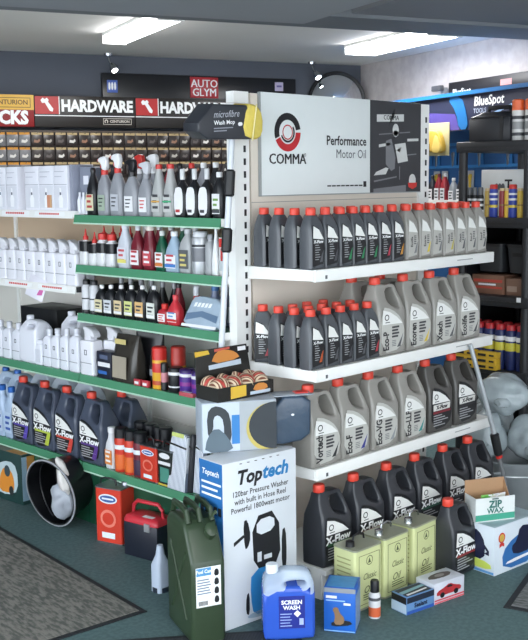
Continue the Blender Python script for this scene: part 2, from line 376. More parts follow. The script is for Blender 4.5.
def jug(loc, label, group, kind='silver', word='X-Flow', accent='#2b3f8f', rz=0):
    t = thing('oil_jug', label, 'jug', loc, rz, group); t.scale = (1.13, 1, 1.0)
    part('body', JSH, {'silver': SILVB, 'dark': DARKJ, 'blue': BLUEJ, 'mid': mat('#4d4b48', .33, var=.06)}[kind], t, 'jug_body')
    part('cap', lambda: cap_geo(.0215, .03), CAPR, t, 'jug_cap', (-.044, 0, .294))
    Y = -.059
    lp = part('label_panel', lambda: plate(smooth(sail(.138, .195, -.068, .012), 1), Y), mat('#bdbcb6', .45) if kind == 'silver' else PRINTK, t, 'jug_lab' + (kind == 'silver')*'s')
    cr = part('label_crest', lambda: plate([(-.063, .132), (.054, .128), (.020, .158), (-.022, .182), (-.060, .192)], Y-.0008), mat('#e9e9e6', .5), lp, 'jug_crest')
    part('logo_ring', lambda: merge(arc_band(-.040, .160, .009, .013, 0, 360, Y-.0017), plate(rect(-.048, -.022, .138, .141), Y-.0016)), PRINTK, cr, 'jug_logo')
    if kind == 'silver':
        text(lp, word, .046, -.041, .022, Y-.0008, PRINTK, bold=.035, vert=True, align='LEFT', sx=.74)
        part('grade_print', lambda: merge(*[plate(rect(-.008, .034-(i % 2)*.006, .112-i*.013, .120-i*.013), Y-.0008) for i in range(4)]), mat('#3a3b3e', .5), lp, 'jug_grade')
        part('colour_flash', lambda: plate([(.022, .03), (.042, .032), (.058, .085), (.05, .07)], Y-.0008), mat(accent, .5), lp, 'jug_flash')
        part('fine_print', lambda: merge(*[plate(rect(-.008, .016, .058-i*.007, .061-i*.007), Y-.0008) for i in range(4)]), mat('#77787a', .5), lp, 'jug_fine')
    else:
        if kind == 'mid':
            part('word_panel', lambda: plate([(-.056, .098), (.052, .098), (.055, .125), (-.056, .125)], Y-.0008), mat('#d9d9d4', .5), lp, 'jug_word')
            text(lp, word, .024, -.002, .111, Y-.0018, PRINTK, bold=.05)
        else: text(lp, word, .043, -.002, .107, Y-.0008, PRINTW, bold=.04, sx=.98)
        part('colour_flash', lambda: plate([(-.058, .085), (.056, .085), (.056, .095), (-.058, .095)], Y-.0008), mat(accent, .5), lp, 'jug_bar')
        if kind == 'blue': part('colour_flash', lambda: plate([(.012, .026), (.04, .026), (.057, .085), (.034, .085)], Y-.0008), mat(accent, .5), lp, 'jug_swoosh')
        part('fine_print', lambda: merge(*[plate(rect(-.055, .0+.02*((i*7) % 3), .074-i*.011, .078-i*.011), Y-.0008) for i in range(5)]), mat('#a9abad', .5), lp, 'jug_fine2')
    return t
G = 'one-litre oil bottles on the top white shelf'
S1X = (.035, .118, .205, .283, .362, .449, .535, .63, .722, .806, .896, .984, 1.068, 1.15)
acc = ['#55565a', '#4a4b50', '#2f7d52', '#2f7d52', '#2f7d52', '#a83246', '#c48a3c', '#77787a', '#c9b43a', '#6b6c6e', '#b5a84a', '#55565a', '#55565a', '#44454a']
wd = ['Ecolife', 'Ecoren', 'Eco-P', 'Xtech', 'Xtech', 'Eco-F', 'Eco-F']
for i, s in enumerate(S1X):
    dk = i < 7
    litre((s, .042, END_TOPS[0]), '%s grey one-litre oil bottle, %s in front row of top white shelf' % ('dark' if dk else 'light', ORD[i]), G, dk, acc[i], 'X-Flow' if dk else wd[i-7])
for i in range(3):
    litre((.035, .042+.083*(i+1), END_TOPS[0]), 'dark grey one-litre oil bottle, top white shelf left end, %s behind the corner' % ORD[i], G, True, '#55565a')
for i, s in enumerate(S1X[1:]):
    litre((s+.008, .125, END_TOPS[0]), 'grey one-litre oil bottle, %s in the second row of top white shelf' % ORD[i], G, i < 6, acc[i+1], rz=R(random.uniform(-4, 4)))
G = 'one-litre oil bottles on the middle white shelf'
S2X = (.03, .12, .205, .29, .372)
for i, s in enumerate(S2X):
    litre((s, .042, END_TOPS[1]), 'dark one-litre oil bottle, %s in front row of middle white shelf' % ORD[i], G, True, ['#b5532a', '#55565a', '#44454a', '#55565a', '#a3303c'][i])
for i in range(3):
    litre((.03, .042+.085*(i+1), END_TOPS[1]), 'dark one-litre oil bottle, middle white shelf left end, %s behind the corner' % ORD[i], G, True, '#a3303c', rz=R(-52) if i == 2 else 0)
for i, (s, tt) in enumerate(((.115, .13), (.2, .135), (.285, .13), (.37, .13), (.115, .215), (.21, .225), (.305, .22))):
    litre((s, tt, END_TOPS[1]), 'dark one-litre oil bottle behind the front row of middle white shelf, %s there' % ORD[i], G, True, '#55565a')
G = 'five-litre oil jugs on the middle white shelf'
for i, (s, w, a) in enumerate(((.49, 'Eco-P', '#55565a'), (.678, 'Ecoren', '#d2b43c'), (.868, 'Xtech', '#55565a'), (1.055, 'Ecolife', '#44454a'))):
    jug((s, .062, END_TOPS[1]), 'silver five-litre oil jug lettered %s on the middle white shelf' % w, G, 'silver', w, a)
for i, s in enumerate((.50, .69)):
    jug((s, .195, END_TOPS[1]), 'silver five-litre oil jug behind the %s jug on middle white shelf' % ('Eco-P', 'Ecoren')[i], G, 'silver', 'Eco-P')
G = 'five-litre oil jugs on the lower white shelf'
for i, (s, w, a, k) in enumerate(((.065, 'Vortech', '#2a2b2e', 'silver'), (.243, 'Eco-F', '#2b2f86', 'silver'), (.435, 'Eco-VG', '#8f9396', 'silver'), (.634, 'Eco-LLP', '#2f8a86', 'silver'), (.83, 'X-Flow', '#7d2430', 'mid'), (1.03, 'X-Flow', '#2a2b2e', 'mid'))):
    jug((s+.012, .062, END_TOPS[2]), ('silver five-litre oil jug lettered %s on the lower white shelf' % w) if i < 4 else 'dark five-litre oil jug with white word panel, %s from right on lower white shelf' % ('second', 'first')[i-4], G, k, w, a)
G = 'black five-litre oil jugs on the bottom shelf'
for i, (s, a) in enumerate(((.083, '#2f5a3a'), (.292, '#7d2430'), (.507, '#7d3a2a'), (.703, '#2f5a4a'), (.912, '#3a3f46'), (1.11, '#7d2430'))):
    jug((s, .012, BASE_E), 'black five-litre X-Flow oil jug on the bottom shelf, %s from the left' % ORD[i], G, 'dark', 'X-Flow', a)
jug((.602, -.235, 0), 'black five-litre X-Flow oil jug standing on the floor beside the lime tins', None, 'dark', 'X-Flow', '#8a2a30')
# ---------------------------------------------------------------- products of the green run (all look along -X)
def spray(loc, label, group, body, head, trig, h=.21, w=.07, d=.05, lab=None, rz=FACE_S, name='spray_bottle', e=3, sq=False):
    "trigger spray bottle: shaped body, collar, trigger head with nozzle"
    t = thing(name, label, 'bottle', loc, rz, group); b = h*.70; key = 'sp%.3f%.3f%.3f%d%d' % (h, w, d, e, sq)
    a, c = w/2, d/2
    if sq: secs = [(0, a*.96, c*.96, 6), (.004, a, c, 6), (b*.84, a, c, 6), (b*.90, a*.92, c*.92, 5), (b*.95, a*.5, c*.6, 3), (b, .014, .014, 2)]
    else: secs = [(0, a*.93, c*.93, e), (.005, a, c, e), (b*.55, a, c, e), (b*.75, a*.86, c*.9, e), (b*.9, a*.55, c*.65, 2.4), (b, .014, .014, 2)]
    part('body', lambda: loft(secs), body, t, key+'b')
    part('collar', lambda: lathe([(.0155, b-.004), (.0155, b+.016), (.011, b+.020)], 14), trig, t, key+'c')
    hz = b+.016; k = (h-hz)
    hd = part('spray_head', lambda: outline([smooth([(.02, hz), (.026, hz+k*.6), (.02, hz+k*.95), (-.005, hz+k), (-.036, hz+k*.86), (-.040, hz+k*.62), (-.016, hz+k*.52), (-.010, hz)], 1)], .022, .005), head, t, key+'h')
    part('trigger', lambda: tube([(-.014, 0, hz+k*.55), (-.026, 0, hz+k*.3), (-.024, 0, hz-.006)], [.005, .0045, .003], 6), trig, hd, key+'t')
    part('nozzle', lambda: xf(lathe([(.007, 0), (.007, .008)], 10), (-.038, 0, hz+k*.74), (0, -math.pi/2, 0)), trig, hd, key+'n')
    if lab:
        lp = part('label_panel', lambda: plate(rect(-a*.62, a*.62, b*.12, b*.50), -c), lab[0], t, key+'l')
        part('label_print', lambda: merge(*[plate(rect(-a*.45, a*(.3-.1*(i % 3)), b*(.4-i*.09), b*(.43-i*.09)), -c-.0008) for i in range(3)]), lab[1], lp, key+'p')
    return t
def squirt(loc, label, group, rz=FACE_S, head=None, sc=1):
    "tall white square-shouldered spray bottle with a small printed square and a line"
    W1 = mat('#e3e3ea', .45, var=.02)
    t = thing('spray_bottle', label, 'bottle', loc, rz, group)
    part('body', lambda: loft([(0, .040, .027, 6), (.003, .0425, .029, 6), (.142, .0425, .029, 6), (.150, .040, .027, 5), (.153, .018, .018, 2.5), (.166, .015, .015, 2)]), W1, t, 'sqb')
    hd = part('spray_head', lambda: outline([[(-.021, .152), (.017, .152), (.018, .172), (.034, .164), (.041, .172), (.033, .188), (.012, .203), (-.012, .210), (-.028, .209), (-.031, .202), (-.023, .192)]], .034, .004), mat('#dcdce2', .4, var=.02), t, 'sqh')
    part('trigger', lambda: tube([(.020, 0, .176), (.032, 0, .160), (.029, 0, .150)], [.005, .0045, .003], 6), W1, hd, 'sqt')
    lp = part('label_mark', lambda: merge(*[plate(q, -.029) for q in (rect(-.008, .008, .108, .111), rect(-.008, .008, .088, .091), rect(-.008, -.005, .091, .108), rect(.005, .008, .091, .108))]), mat('#5a5d66', .5), t, 'sqm')
    part('label_line', lambda: plate(rect(-.038, .038, .052, .0545), -.029), mat('#80838c', .5), t, 'sqn')
    return t
def flat_bottle(loc, label, group, body, cap, h=.19, w=.07, d=.045, lab=None, rz=FACE_S, capr=.012, caph=.022, neck=.72, name='bottle', lean=0, lab2=None, e=3.2):
    t = thing(name, label, 'bottle', loc, rz, group); a, c = w/2, d/2; hb = h-caph*.8; key = 'fb%.3f%.3f%.3f%.2f%.3f%.3f' % (h, w, d, neck, capr, lean)
    part('body', lambda: loft([(0, a*.93, c*.93, e), (.004, a, c, e), (hb*neck*.8, a, c, e), (hb*neck, a*.9, c*.92, e, lean*.3, 0), (hb*(neck+1)/2, a*.55, c*.7, 2.5, lean*.7, 0), (hb*.93, capr*.95, capr*.95, 2, lean, 0), (hb, capr*.9, capr*.9, 2, lean, 0)]), body, t, key+'b')
    part('cap', lambda: lathe([(capr, hb-.004), (capr*1.06, hb), (capr*1.06, h-.003), (capr*.85, h)], 14, lean), cap, t, key+'c')
    if lab:
        lp = part('label_panel', lambda: plate(rect(-a*.78, a*.78, h*.10, hb*neck*.78), -c, .001), lab[0], t, key+'l')
        if len(lab) > 1: part('label_print', lambda: merge(*[plate(rect(-a*.55, a*(.5-.25*(i % 2)), h*(.16+i*.11), h*(.21+i*.11)), -c-.001) for i in range(3)]), lab[1], lp, key+'p')
        if len(lab) > 2: part('label_band', lambda: plate(rect(-a*.78, a*.78, h*.12, h*.2), -c-.0012), lab[2], lp, key+'q')
    return t
def can(loc, label, group, body, cap, r=.03, h=.17, caph=.035, bands=(), rz=FACE_S, name='aerosol_can', capr=.8, cat='can'):
    t = thing(name, label, cat, loc, rz, group); hb = h-caph; key = 'can%.3f%.3f%.3f%.2f' % (r, h, caph, capr)
    part('body', lambda: lathe([(r*.95, 0), (r, .004), (r, hb-.012), (r*capr, hb)], 20), body, t, key+'b')
    part('cap', lambda: lathe([(r*capr*1.02, hb-.002), (r*capr*1.02, h-.006), (r*capr*.85, h)], 20), cap, t, key+'c')
    for i, (z0, z1, mm) in enumerate(bands):
        part('label_band', lambda: lathe([(r*1.012, h*z0), (r*1.015, h*z0+.001), (r*1.015, h*z1-.001), (r*1.012, h*z1)], 20), mm, t, key+'n%.2f%.2f' % (z0, z1))
    return t
def carton(loc, label, group, w, d, h, m, rz=FACE_S, name='carton', cat='box', front=(), left=(), top=()):
    "card box, front at y=-d/2; each print is (points, material)"
    t = thing(name, label, cat, loc, rz, group)
    bd = part('carton_body', lambda: rbox(-w/2, w/2, -d/2, d/2, 0, h, .0025), m, t)
    for i, (pts, mm) in enumerate(front): part('front_print', plate(pts, -d/2-.0004*i, .0008), mm, t)
    for i, (pts, mm) in enumerate(left): part('side_print', plate(pts, -w/2-.0004*i, .0008), mm, t, None, (0, 0, 0), (0, 0, -math.pi/2))
    for i, (pts, mm) in enumerate(top): part('top_print', xf(plate(pts, -.0004*i, .0008), (0, 0, h), (-math.pi/2, 0, 0)), mm, t)
    return t
X0 = -.060
# --- bay A, top white shelf: white cartons
PALE = mat('#e4e4ec', .45, var=.03); GREYP = mat('#b9bac6', .5); OUTL = mat('#9899a4', .5)
G = 'white product cartons on the top left shelf'
def wbottle_print(x, z, k=1): return [(x-.02*k, z), (x+.02*k, z), (x+.024*k, z+.055*k), (x+.008*k, z+.085*k), (x+.006*k, z+.12*k), (x-.012*k, z+.125*k), (x-.008*k, z+.085*k), (x-.024*k, z+.055*k)]
for i, (y, w) in enumerate(((2.20, .15), (2.055, .10), (1.945, .10), (1.765, .122), (1.640, .122), (1.520, .11))):
    fr = [(rect(-w*.46, w*.46, .012, .118), mat('#d9dae2', .5)), (wbottle_print(0, .016, .75), mat('#f0f0f4', .5)), (rect(-w*.47, w*.47, .123, .1255), OUTL)]
    if i == 4: fr += [(rect(.005, .045, .015, .075), mat('#c98a6c', .5)), (rect(.03, .045, .015, .075), mat('#caa37a', .5))]
    fr += [(rect(-w*.4, w*.1, .16, .163), GREYP), (rect(-w*.4, w*.3, .183, .186), GREYP), (rect(-.006, .006, .075, .088), mat('#6b6d7a', .5))]
    carton((0-.02, y, LW1), 'white car-care carton with a printed bottle, %s from the left on top shelf' % ORD[i], G, w, .14, .213, PALE, front=fr)
t = carton((-.02, 1.448, LW1), 'clear and grey sachet pack at the right end of the top left white shelf', None, .026, .12, .215, mat('#8f93a3', .3), left=())
t = thing('clear_pack', 'grey clear-fronted pack of small white bottles on top shelf beside black bottle', 'pack', (-.045, 1.378, Z1), FACE_S)
part('backing', lambda: rbox(-.05, .05, .0, .05, 0, .22, .004), mat('#858a9a', .35), t)
for i in range(3): part('bottle', lambda: loft([(0, .012, .012, 3), (.06, .012, .012, 3), (.085, .006, .006, 2), (.10, .006, .006, 2)], 12), PALE, t, 'cpb', (-.03+.03*i, -.016, .004))
part('window_print', plate(rect(-.02, .02, .14, .18), 0, .001), PALE, t)
# --- bay A, second white shelf: eight trigger bottles
G = 'white trigger bottles on the second left shelf'
for i, y in enumerate((2.085, 1.995, 1.907, 1.818, 1.730, 1.642, 1.554, 1.466)):
    squirt((X0, y, LW2), 'white trigger spray bottle, %s from left on the second left shelf' % ORD[i], G)
for i, y in enumerate((2.04, 1.95, 1.86, 1.77, 1.68, 1.59, 1.50)):
    squirt((X0+.08, y, LW2), 'white trigger spray bottle, %s in the back row of the second left shelf' % ORD[i], G)
t = thing('leaflet', 'white and pink leaflet hanging over the second left shelf edge', 'leaflet', (-.114, 1.755, LW2-.075), FACE_S, rot=(R(-14), R(12), FACE_S))
part('sheet', lambda: rbox(-.075, .075, -.0008, .0008, 0, .105, .0006), mat('#e6e4ee', .5), t); part('pink_print', plate([(.02, .02), (.06, .03), (.065, .095), (.045, .085), (.03, .05)], -.0008), mat('#d06aa8', .5), t)
part('blue_print', plate(rect(-.05, .0, .06, .068), -.0008), mat('#8f93b8', .5), t)
# --- bay A, third (green) shelf: white bottles and canisters
WB = mat('#dfe1ea', .45, var=.02)
def canister(loc, label, group, m, capm, h=.24, w=.165, d=.11, rz=FACE_S, cat='canister', cap_left=True, level=None):
    t = thing('canister', label, cat, loc, rz, group); q = -1 if cap_left else 1; k = h/.24; kw = w/.165
    out = [(-.074*kw, 0), (.074*kw, 0), (.0825*kw, .01*k), (.0825*kw, .165*k), (.078*kw, .20*k), (.066*kw, .218*k), (.02*kw, .226*k), (-.03*kw, .222*k), (-.052*kw, .222*k), (-.066*kw, .21*k), (-.0825*kw, .175*k), (-.0825*kw, .01*k)]
    hole = [(-.012*kw, .202*k), (.052*kw, .204*k), (.062*kw, .194*k), (.052*kw, .184*k), (-.008*kw, .182*k), (-.02*kw, .192*k)]
    part('body', lambda: taper(outline([smooth(out, 1), smooth(hole, 1)], d, .014, 3), h*.7, h*.93, .55), m, t, 'cst%.3f%.3f%.3f' % (h, w, d))
    part('cap', lambda: cap_geo(.019, .024), capm, t, 'cst_cap', (-.047*kw, 0, .219*k))
    return t
G = 'white bottles on the third left shelf'
def white_flask(loc, label, rz=FACE_S, w=.078, h=.19):
    t = flat_bottle(loc, label, G, WB, mat('#d3d5de', .4), h, w, .052, None, rz, .014, .028, .84, 'bottle', e=6)
    part('label_mark', lambda: merge(*[plate(q, -.026) for q in (rect(-.008, .008, .105, .108), rect(-.008, .008, .088, .091), rect(-.008, -.005, .091, .105), rect(.005, .008, .091, .105))]), mat('#4a4d56', .5), t, 'wfm')
    part('label_line', lambda: plate(rect(-.034, .034, .045, .0475), -.026), mat('#6c7079', .5), t, 'wfl')
    return t
for i, y in enumerate((2.16, 2.075, 1.985)): white_flask((X0, y, Z4), 'white capped flask, %s from the left on the third left shelf' % ORD[i])
canister((X0+.02, 1.862, Z4), 'white handled canister between capped flasks on the third left shelf', 'white canisters', WB, WB, .23, .155)
canister((X0+.16, 1.70, Z4), 'white handled canister standing further back on the third left shelf', 'white canisters', WB, WB, .25, .155)
flat_bottle((X0-.01, 1.772, Z4), 'small white bottle in front of the white canister on third left shelf', G, WB, WB, .125, .06, .045, (mat('#cfd2dc', .5),), capr=.02, caph=.015, neck=.9, e=5)
for i, y in enumerate((1.705, 1.635, 1.558, 1.475)): white_flask((X0, y, Z4), 'white capped flask, %s to the right of the white canister' % ORD[i], h=.185+.008*i, w=.066 if i < 3 else .082)
for i, (y, dx) in enumerate(((1.36, 0), (1.275, .07))):
    t = squirt((X0+dx, y, Z4), 'white trigger bottle %s on the third left shelf' % ('in front beside the capped flasks', 'half behind the other, near the black box')[i], G); t.scale = (1.22, 1.2, 1.08)
carton((.18, 2.02, Z4), 'flat black case lying behind the white flasks on the third left shelf', None, .34, .2, .25, BLACK, name='case')
# --- bay B, top green shelf
G = 'car-care bottles on the top green shelf'
GREYB = mat('#8d8f95', .35, var=.06); BLK = mat('#17181c', .35); LABW = mat('#e4e4e6', .5); LABG = mat('#9fae9c', .5); PK = mat('#3a3b40', .5)
flat_bottle((X0, 1.300, Z1), 'black bottle with pale yellow label at left end of top green shelf', G, BLK, BLK, .215, .07, .05, (mat('#d8d3b4', .5), mat('#b03a3a', .5)), capr=.012, neck=.62)
spray((X0, 1.212, Z1), 'grey trigger bottle with red collar and greenish label on top green shelf', G, GREYB, LABW, RED, .265, .082, .05, (LABG, PK))
spray((X0, 1.115, Z1), 'tall grey trigger bottle with white and red head on top green shelf', G, GREYB, LABW, RED, .275, .088, .05, (mat('#b9bbc2', .5), PK))
spray((X0, 1.012, Z1), 'grey trigger bottle with black trigger and white head on top green shelf', G, GREYB, BLK, BLK, .25, .095, .052, (LABW, PK))
spray((X0, .915, Z1), 'squat grey trigger bottle with pale head beside the red-capped bottles', G, GREYB, mat('#c9cad0', .4), GREYB, .235, .085, .05, (LABW, RED))
for i, (y, c) in enumerate(((.828, '#d8a54a'), (.752, '#3aa873'))):
    t = flat_bottle((X0, y, Z1), 'silver long-necked bottle with red cap and %s stripe on top green shelf' % ('amber', 'green')[i], G, mat('#a9aaa9', .3), RED, .222, .066, .05, (mat('#bdbdbb', .4), PK), capr=.014, caph=.02, neck=.56)
    part('stripe', plate(rect(-.027, .027, .062, .069), -.0262), mat(c, .5), t)
for i, y in enumerate((.677, .602, .526)):
    t = flat_bottle((X0, y, Z1), 'black bottle with large white label, %s of three on top green shelf' % ('left', 'middle', 'right')[i], G, BLK, mat('#cfd0d2', .3), .20, .068, .05, None, capr=.010, caph=.05, neck=.70)
    lp = part('label_panel', plate(smooth([(-.028, .012), (.02, .012), (.028, .05), (.026, .11), (.012, .128), (-.026, .120)], 1), -.0252), LABW, t, None)
    part('label_print', plate(rect(-.018, .008, .022, .034), -.0262), [mat('#b03a3a', .5), PK, PK][i], lp)
flat_bottle((X0, .452, Z1), 'black bottle with green and white label at right end of top green shelf', G, BLK, LABW, .185, .056, .045, (LABW, mat('#6f9a4a', .5), PK), neck=.75)
bk = ['black tall bottle', 'silver tall bottle', 'white and black tall bottle']
for i, (y, c, k) in enumerate(((1.26, BLK, BLK), (1.06, GREYB, RED), (.965, GREYB, LABW), (.86, mat('#8f2430', .4), RED), (.79, BLK, BLK), (.715, BLK, RED), (.64, GREYB, LABW), (.565, BLK, LABW), (.49, BLK, BLK))):
    (spray if i in (1, 2) else flat_bottle)((X0+.085, y, Z1), 'tall car-care bottle, %s along the back row of the top green shelf' % ORD[i], G, c, k, *((LABW,) if i in (1, 2) else ()), h=(.27 if i in (1, 2) else .225), w=.066, d=.045, lab=(LABW, PK))
# --- bay B, second green shelf
G = 'bottles and cans on the second green shelf'
for i, (y, h, wide) in enumerate(((1.375, .155, 0), (1.305, .14, 0), (1.242, .15, 1), (1.174, .148, 1))):
    t = flat_bottle((X0, y, Z2), 'white bottle with black band and %s, %s from left on second green shelf' % ('broad red cap' if wide else 'pointed red nozzle', ORD[i]), G, mat('#d9d9dc', .4), RED, h*(.86 if not wide else 1), .06, .05, None, capr=.021 if wide else .012, caph=.032 if wide else .018, neck=.86)
    part('black_band', loft([(h*.40, .0305, .0255, 3.2), (h*.70, .0305, .0255, 3.2)]), BLK, t)
    if not wide: part('nozzle', lathe([(.008, 0), (.003, .03), (.002, .036)], 10), RED, t, None, (0, 0, h*.84))
for i, y in enumerate((1.34, 1.27, 1.21, 1.14)):
    t = flat_bottle((X0+.08, y, Z2), 'white and black bottle with red nozzle, %s behind on second green shelf' % ORD[i], G, BLK, RED, .15, .055, .045, None, capr=.010, caph=.018, neck=.8)
    part('nozzle', lathe([(.006, 0), (.002, .03)], 8), RED, t, 'noz2', (0, 0, .148))
flat_bottle((X0, 1.073, Z2), 'pale grey bottle with red print and yellow band on second green shelf', G, mat('#c3c7d0', .35), mat('#d3d6dc', .4), .195, .078, .05, (mat('#d3d6de', .5), mat('#c05058', .5), mat('#d8cf6a', .5)), capr=.016, neck=.66)
flat_bottle((X0, .983, Z2), 'dark red bottle with white label, left of two on second green shelf', G, mat('#6d1a28', .3), mat('#c9cbd0', .4), .19, .074, .05, (LABW, mat('#b0303c', .5)), neck=.62)
flat_bottle((X0, .897, Z2), 'dark red bottle with pale cap, right of two on second green shelf', G, mat('#6d1a28', .3), mat('#d8cfc4', .4), .192, .07, .05, (mat('#c04a54', .5), LABW), capr=.018, neck=.6)
flat_bottle((X0, .818, Z2), 'dark green bottle with white cap and red printed label on second green shelf', G, mat('#11503a', .3), mat('#c9cbc8', .4), .172, .064, .045, (LABW, mat('#b04a3c', .5), mat('#c9783c', .5)), neck=.66)
flat_bottle((X0, .737, Z2), 'clear bottle of pale blue liquid with red and blue label', G, mat('#b4cbe0', .15, trans=.3), LABW, .172, .088, .055, (LABW, mat('#b83a44', .5), mat('#3a78c0', .5)), capr=.015, neck=.6)
flat_bottle((X0, .655, Z2), 'grey angular bottle with black and yellow label on second green shelf', G, mat('#a2a4a6', .35), mat('#b5b7ba', .4), .185, .074, .05, (mat('#55575b', .5), mat('#cfc070', .5)), capr=.016, neck=.74, lean=.006)
can((X0, .573, Z2), 'silver aerosol can with dark lettering at right of second green shelf', G, mat('#b9bbbf', .3, metal=.4), mat('#c9cbd0', .4), .036, .175, .02, ((.3, .62, mat('#6b6d73', .4)), (.64, .7, PK)), capr=.85)
flat_bottle((X0, .512, Z2), 'narrow grey metal flask between silver can and white tube', G, mat('#9fa1a4', .3), GREYB, .165, .04, .04, None, capr=.012, neck=.85)
flat_bottle((X0, .478, Z2), 'white pointed tube beside red and white pack, second green shelf', G, LABW, LABW, .19, .034, .03, None, capr=.006, caph=.01, neck=.4)
carton((X0, .435, Z2), 'slim red and white blister pack at right end of second green shelf', G, .036, .02, .155, mat('#d9d6d4', .45), front=[(rect(-.015, .015, .02, .06), mat('#b8c0c4', .4)), (rect(-.015, .015, .115, .15), RED), (rect(-.006, .006, .06, .11), mat('#b03030', .4))], name='blister_pack')
for i, (y, c) in enumerate(((1.02, '#7a1f2c'), (.94, '#7a1f2c'), (.86, '#5a1a24'), (.78, '#1d5a44'), (.70, '#8f9296'))):
    flat_bottle((X0+.085, y, Z2), 'bottle standing behind the coloured bottles, %s in back of second green shelf' % ORD[i], G, mat(c, .35), LABW, .19, .07, .045, (LABW,), neck=.66)
# --- bay B, third green shelf
G = 'bottles on the third green shelf'
for i, y in enumerate((1.382, 1.322)):
    can((X0, y, Z3), 'slim silver tube with black ends, %s on third green shelf' % ('leftmost', 'second from left')[i], G, mat('#c9cace', .35), BLK, .024, .155, .022, ((.0, .1, BLK), (.42, .46, PK)), capr=.7)
cols = ['#d9cfa8', '#cfd3d8', '#d8c49a', '#cfd38a', '#d9b27a', '#d5d8d0']
for i, y in enumerate((1.262, 1.192, 1.116, 1.040, .963, .882)):
    flat_bottle((X0, y, Z3), 'black bottle with white cap and pale label, %s from left on third green shelf' % ORD[i], G, BLK, LABW, .138+.004*i, .070, .048, (mat(cols[i], .5), PK, LABW), capr=.010, caph=.016, neck=.74)
    flat_bottle((X0+.09, y-.03, Z3), 'taller black bottle behind pale-labelled ones, %s on third green shelf' % ORD[i], G, BLK, mat('#8c8e92', .35), .20, .058, .045, None, capr=.011, caph=.07, neck=.55)
flat_bottle((X0, .812, Z3), 'small red bottle with white label on third green shelf', G, mat('#b02a34', .35), RED, .085, .062, .045, (LABW, RED), capr=.014, neck=.8)
flat_bottle((X0+.07, .80, Z3), 'red and black slim bottle behind the small red bottle', G, mat('#7d2430', .35), BLK, .17, .05, .045, (LABW, RED), neck=.6)
flat_bottle((X0, .740, Z3), 'red bottle with blue and white label beside silver packet', G, mat('#c0303a', .3), mat('#d0444a', .4), .128, .076, .05, (LABW, mat('#5a86b8', .5), RED), neck=.62)
flat_bottle((X0+.075, .69, Z3), 'clear bottle of red liquid behind the silver packet', G, mat('#c23a3a', .2), mat('#c9cbd0', .3), .165, .06, .045, None, capr=.013, caph=.05, neck=.6)
for i, y in enumerate((.62, .56, .50, .44)):
    flat_bottle((X0+.12, y, Z3), 'bottle with blue-grey cap behind silver packet, %s from the left' % ORD[i], G, mat('#7f8aa6', .35), mat(['#4a78b0', '#b9bcd0', '#55607a', '#8f94b0'][i], .4), .165, .055, .045, (LABW,), capr=.016)
t = thing('packet', 'large silver blue packet leaning on the third green shelf', 'packet', (-.105, .535, Z3+.002), 0, rot=(0, R(22), 0))
part('packet_body', lambda: outline([smooth([(-.11, 0), (.11, 0), (.112, .05), (.108, .13), (-.07, .145), (-.09, .10)], 1)], .03, .01), mat('#9fb0c0', .3, var=.15, scale=25), t, None, (.0, 0, 0), (0, 0, FACE_S))
part('wave_print', xf(plate([(-.09, .03), (.0, .05), (.1, .03), (.1, .06), (.0, .075), (-.09, .06)], -.0152), (0, 0, 0), (0, 0, FACE_S)), mat('#5f7690', .4), t)
part('title_print', xf(merge(*[plate([(-.06+i*.022, .09), (-.045+i*.022, .092), (-.04+i*.022, .11), (-.055+i*.022, .108)], -.0152) for i in range(5)]), (0, 0, 0), (0, 0, FACE_S)), PRINTW, t)
part('white_edge', xf(plate(rect(-.105, .105, .004, .016), -.0152), (0, 0, 0), (0, 0, FACE_S)), LABW, t)
# --- bay B, fourth green shelf
G = 'goods on the fourth green shelf'
t = carton((X0, 1.225, Z4), 'small black and blue carton beside the black pouch', G, .11, .06, .125, mat('#1c2030', .4), front=[(rect(-.045, .045, .055, .075), LABW), (rect(-.045, .02, .02, .035), mat('#2f66b0', .5)), (rect(-.03, .03, .09, .11), mat('#55607a', .5))])
t = thing('pouch', 'black stand-up pouch with clear front on the fourth green shelf', 'pouch', (X0+.01, 1.085, Z4), FACE_S, G)
part('pouch_body', lambda: loft([(0, .085, .045, 4), (.02, .09, .05, 4), (.12, .088, .038, 4), (.19, .082, .016, 5), (.215, .08, .004, 6)]), mat('#35312c', .25), t)
part('clear_panel', lambda: plate([(-.06, .02), (.04, .02), (.045, .12), (-.055, .12)], -.052, .002), mat('#a39a8a', .2), t)
part('title_print', plate([(-.06, .172), (.02, .172), (.02, .195), (-.06, .195)], -.032, .002), mat('#c9b97a', .5), t)
t = thing('pouch', 'folded black pouch half behind the stand-up pouch', 'pouch', (X0+.09, 1.03, Z4), FACE_S+.4, G)
part('pouch_body', lambda: loft([(0, .06, .03, 4), (.1, .065, .03, 4), (.2, .07, .01, 5), (.225, .07, .004, 6)]), mat('#1c1c20', .3), t)
part('crimped_edge', box(-.07, .07, -.003, .003, .218, .232), mat('#3a3b40', .3), t)
for i, y in enumerate((.958, .912)):
    can((X0+.05*(1-i)+.02, y, Z4), 'black aerosol can with silver band, %s beside the pouch' % ('left', 'right')[i], G, BLK, BLK, .026, .14, .04, ((.35, .55, mat('#8f9196', .4)),))
for i, y in enumerate((.975, .918)):
    carton((X0-.03, y, Z4), 'tiny red and clear blister on the front edge of fourth green shelf, %s' % ('left', 'right')[i], G, .045, .015, .03, mat('#b83a44', .4), front=[(rect(-.015, .012, .008, .02), LABW)], name='blister_pack')
can((X0, .858, Z4), 'aerosol can in red and yellow on the fourth green shelf', G, mat('#d9a62e', .35), mat('#c9302a', .35), .033, .185, .055, ((.40, .62, mat('#c9302a', .35)), (.1, .2, mat('#b8452a', .4))), capr=.98)
can((X0+.05, .79, Z4), 'plain red aerosol can behind the yellow and red one', G, mat('#a8322a', .35), mat('#a8322a', .35), .033, .188, .05, ((.5, .55, mat('#d9a62e', .35)),), capr=.98)
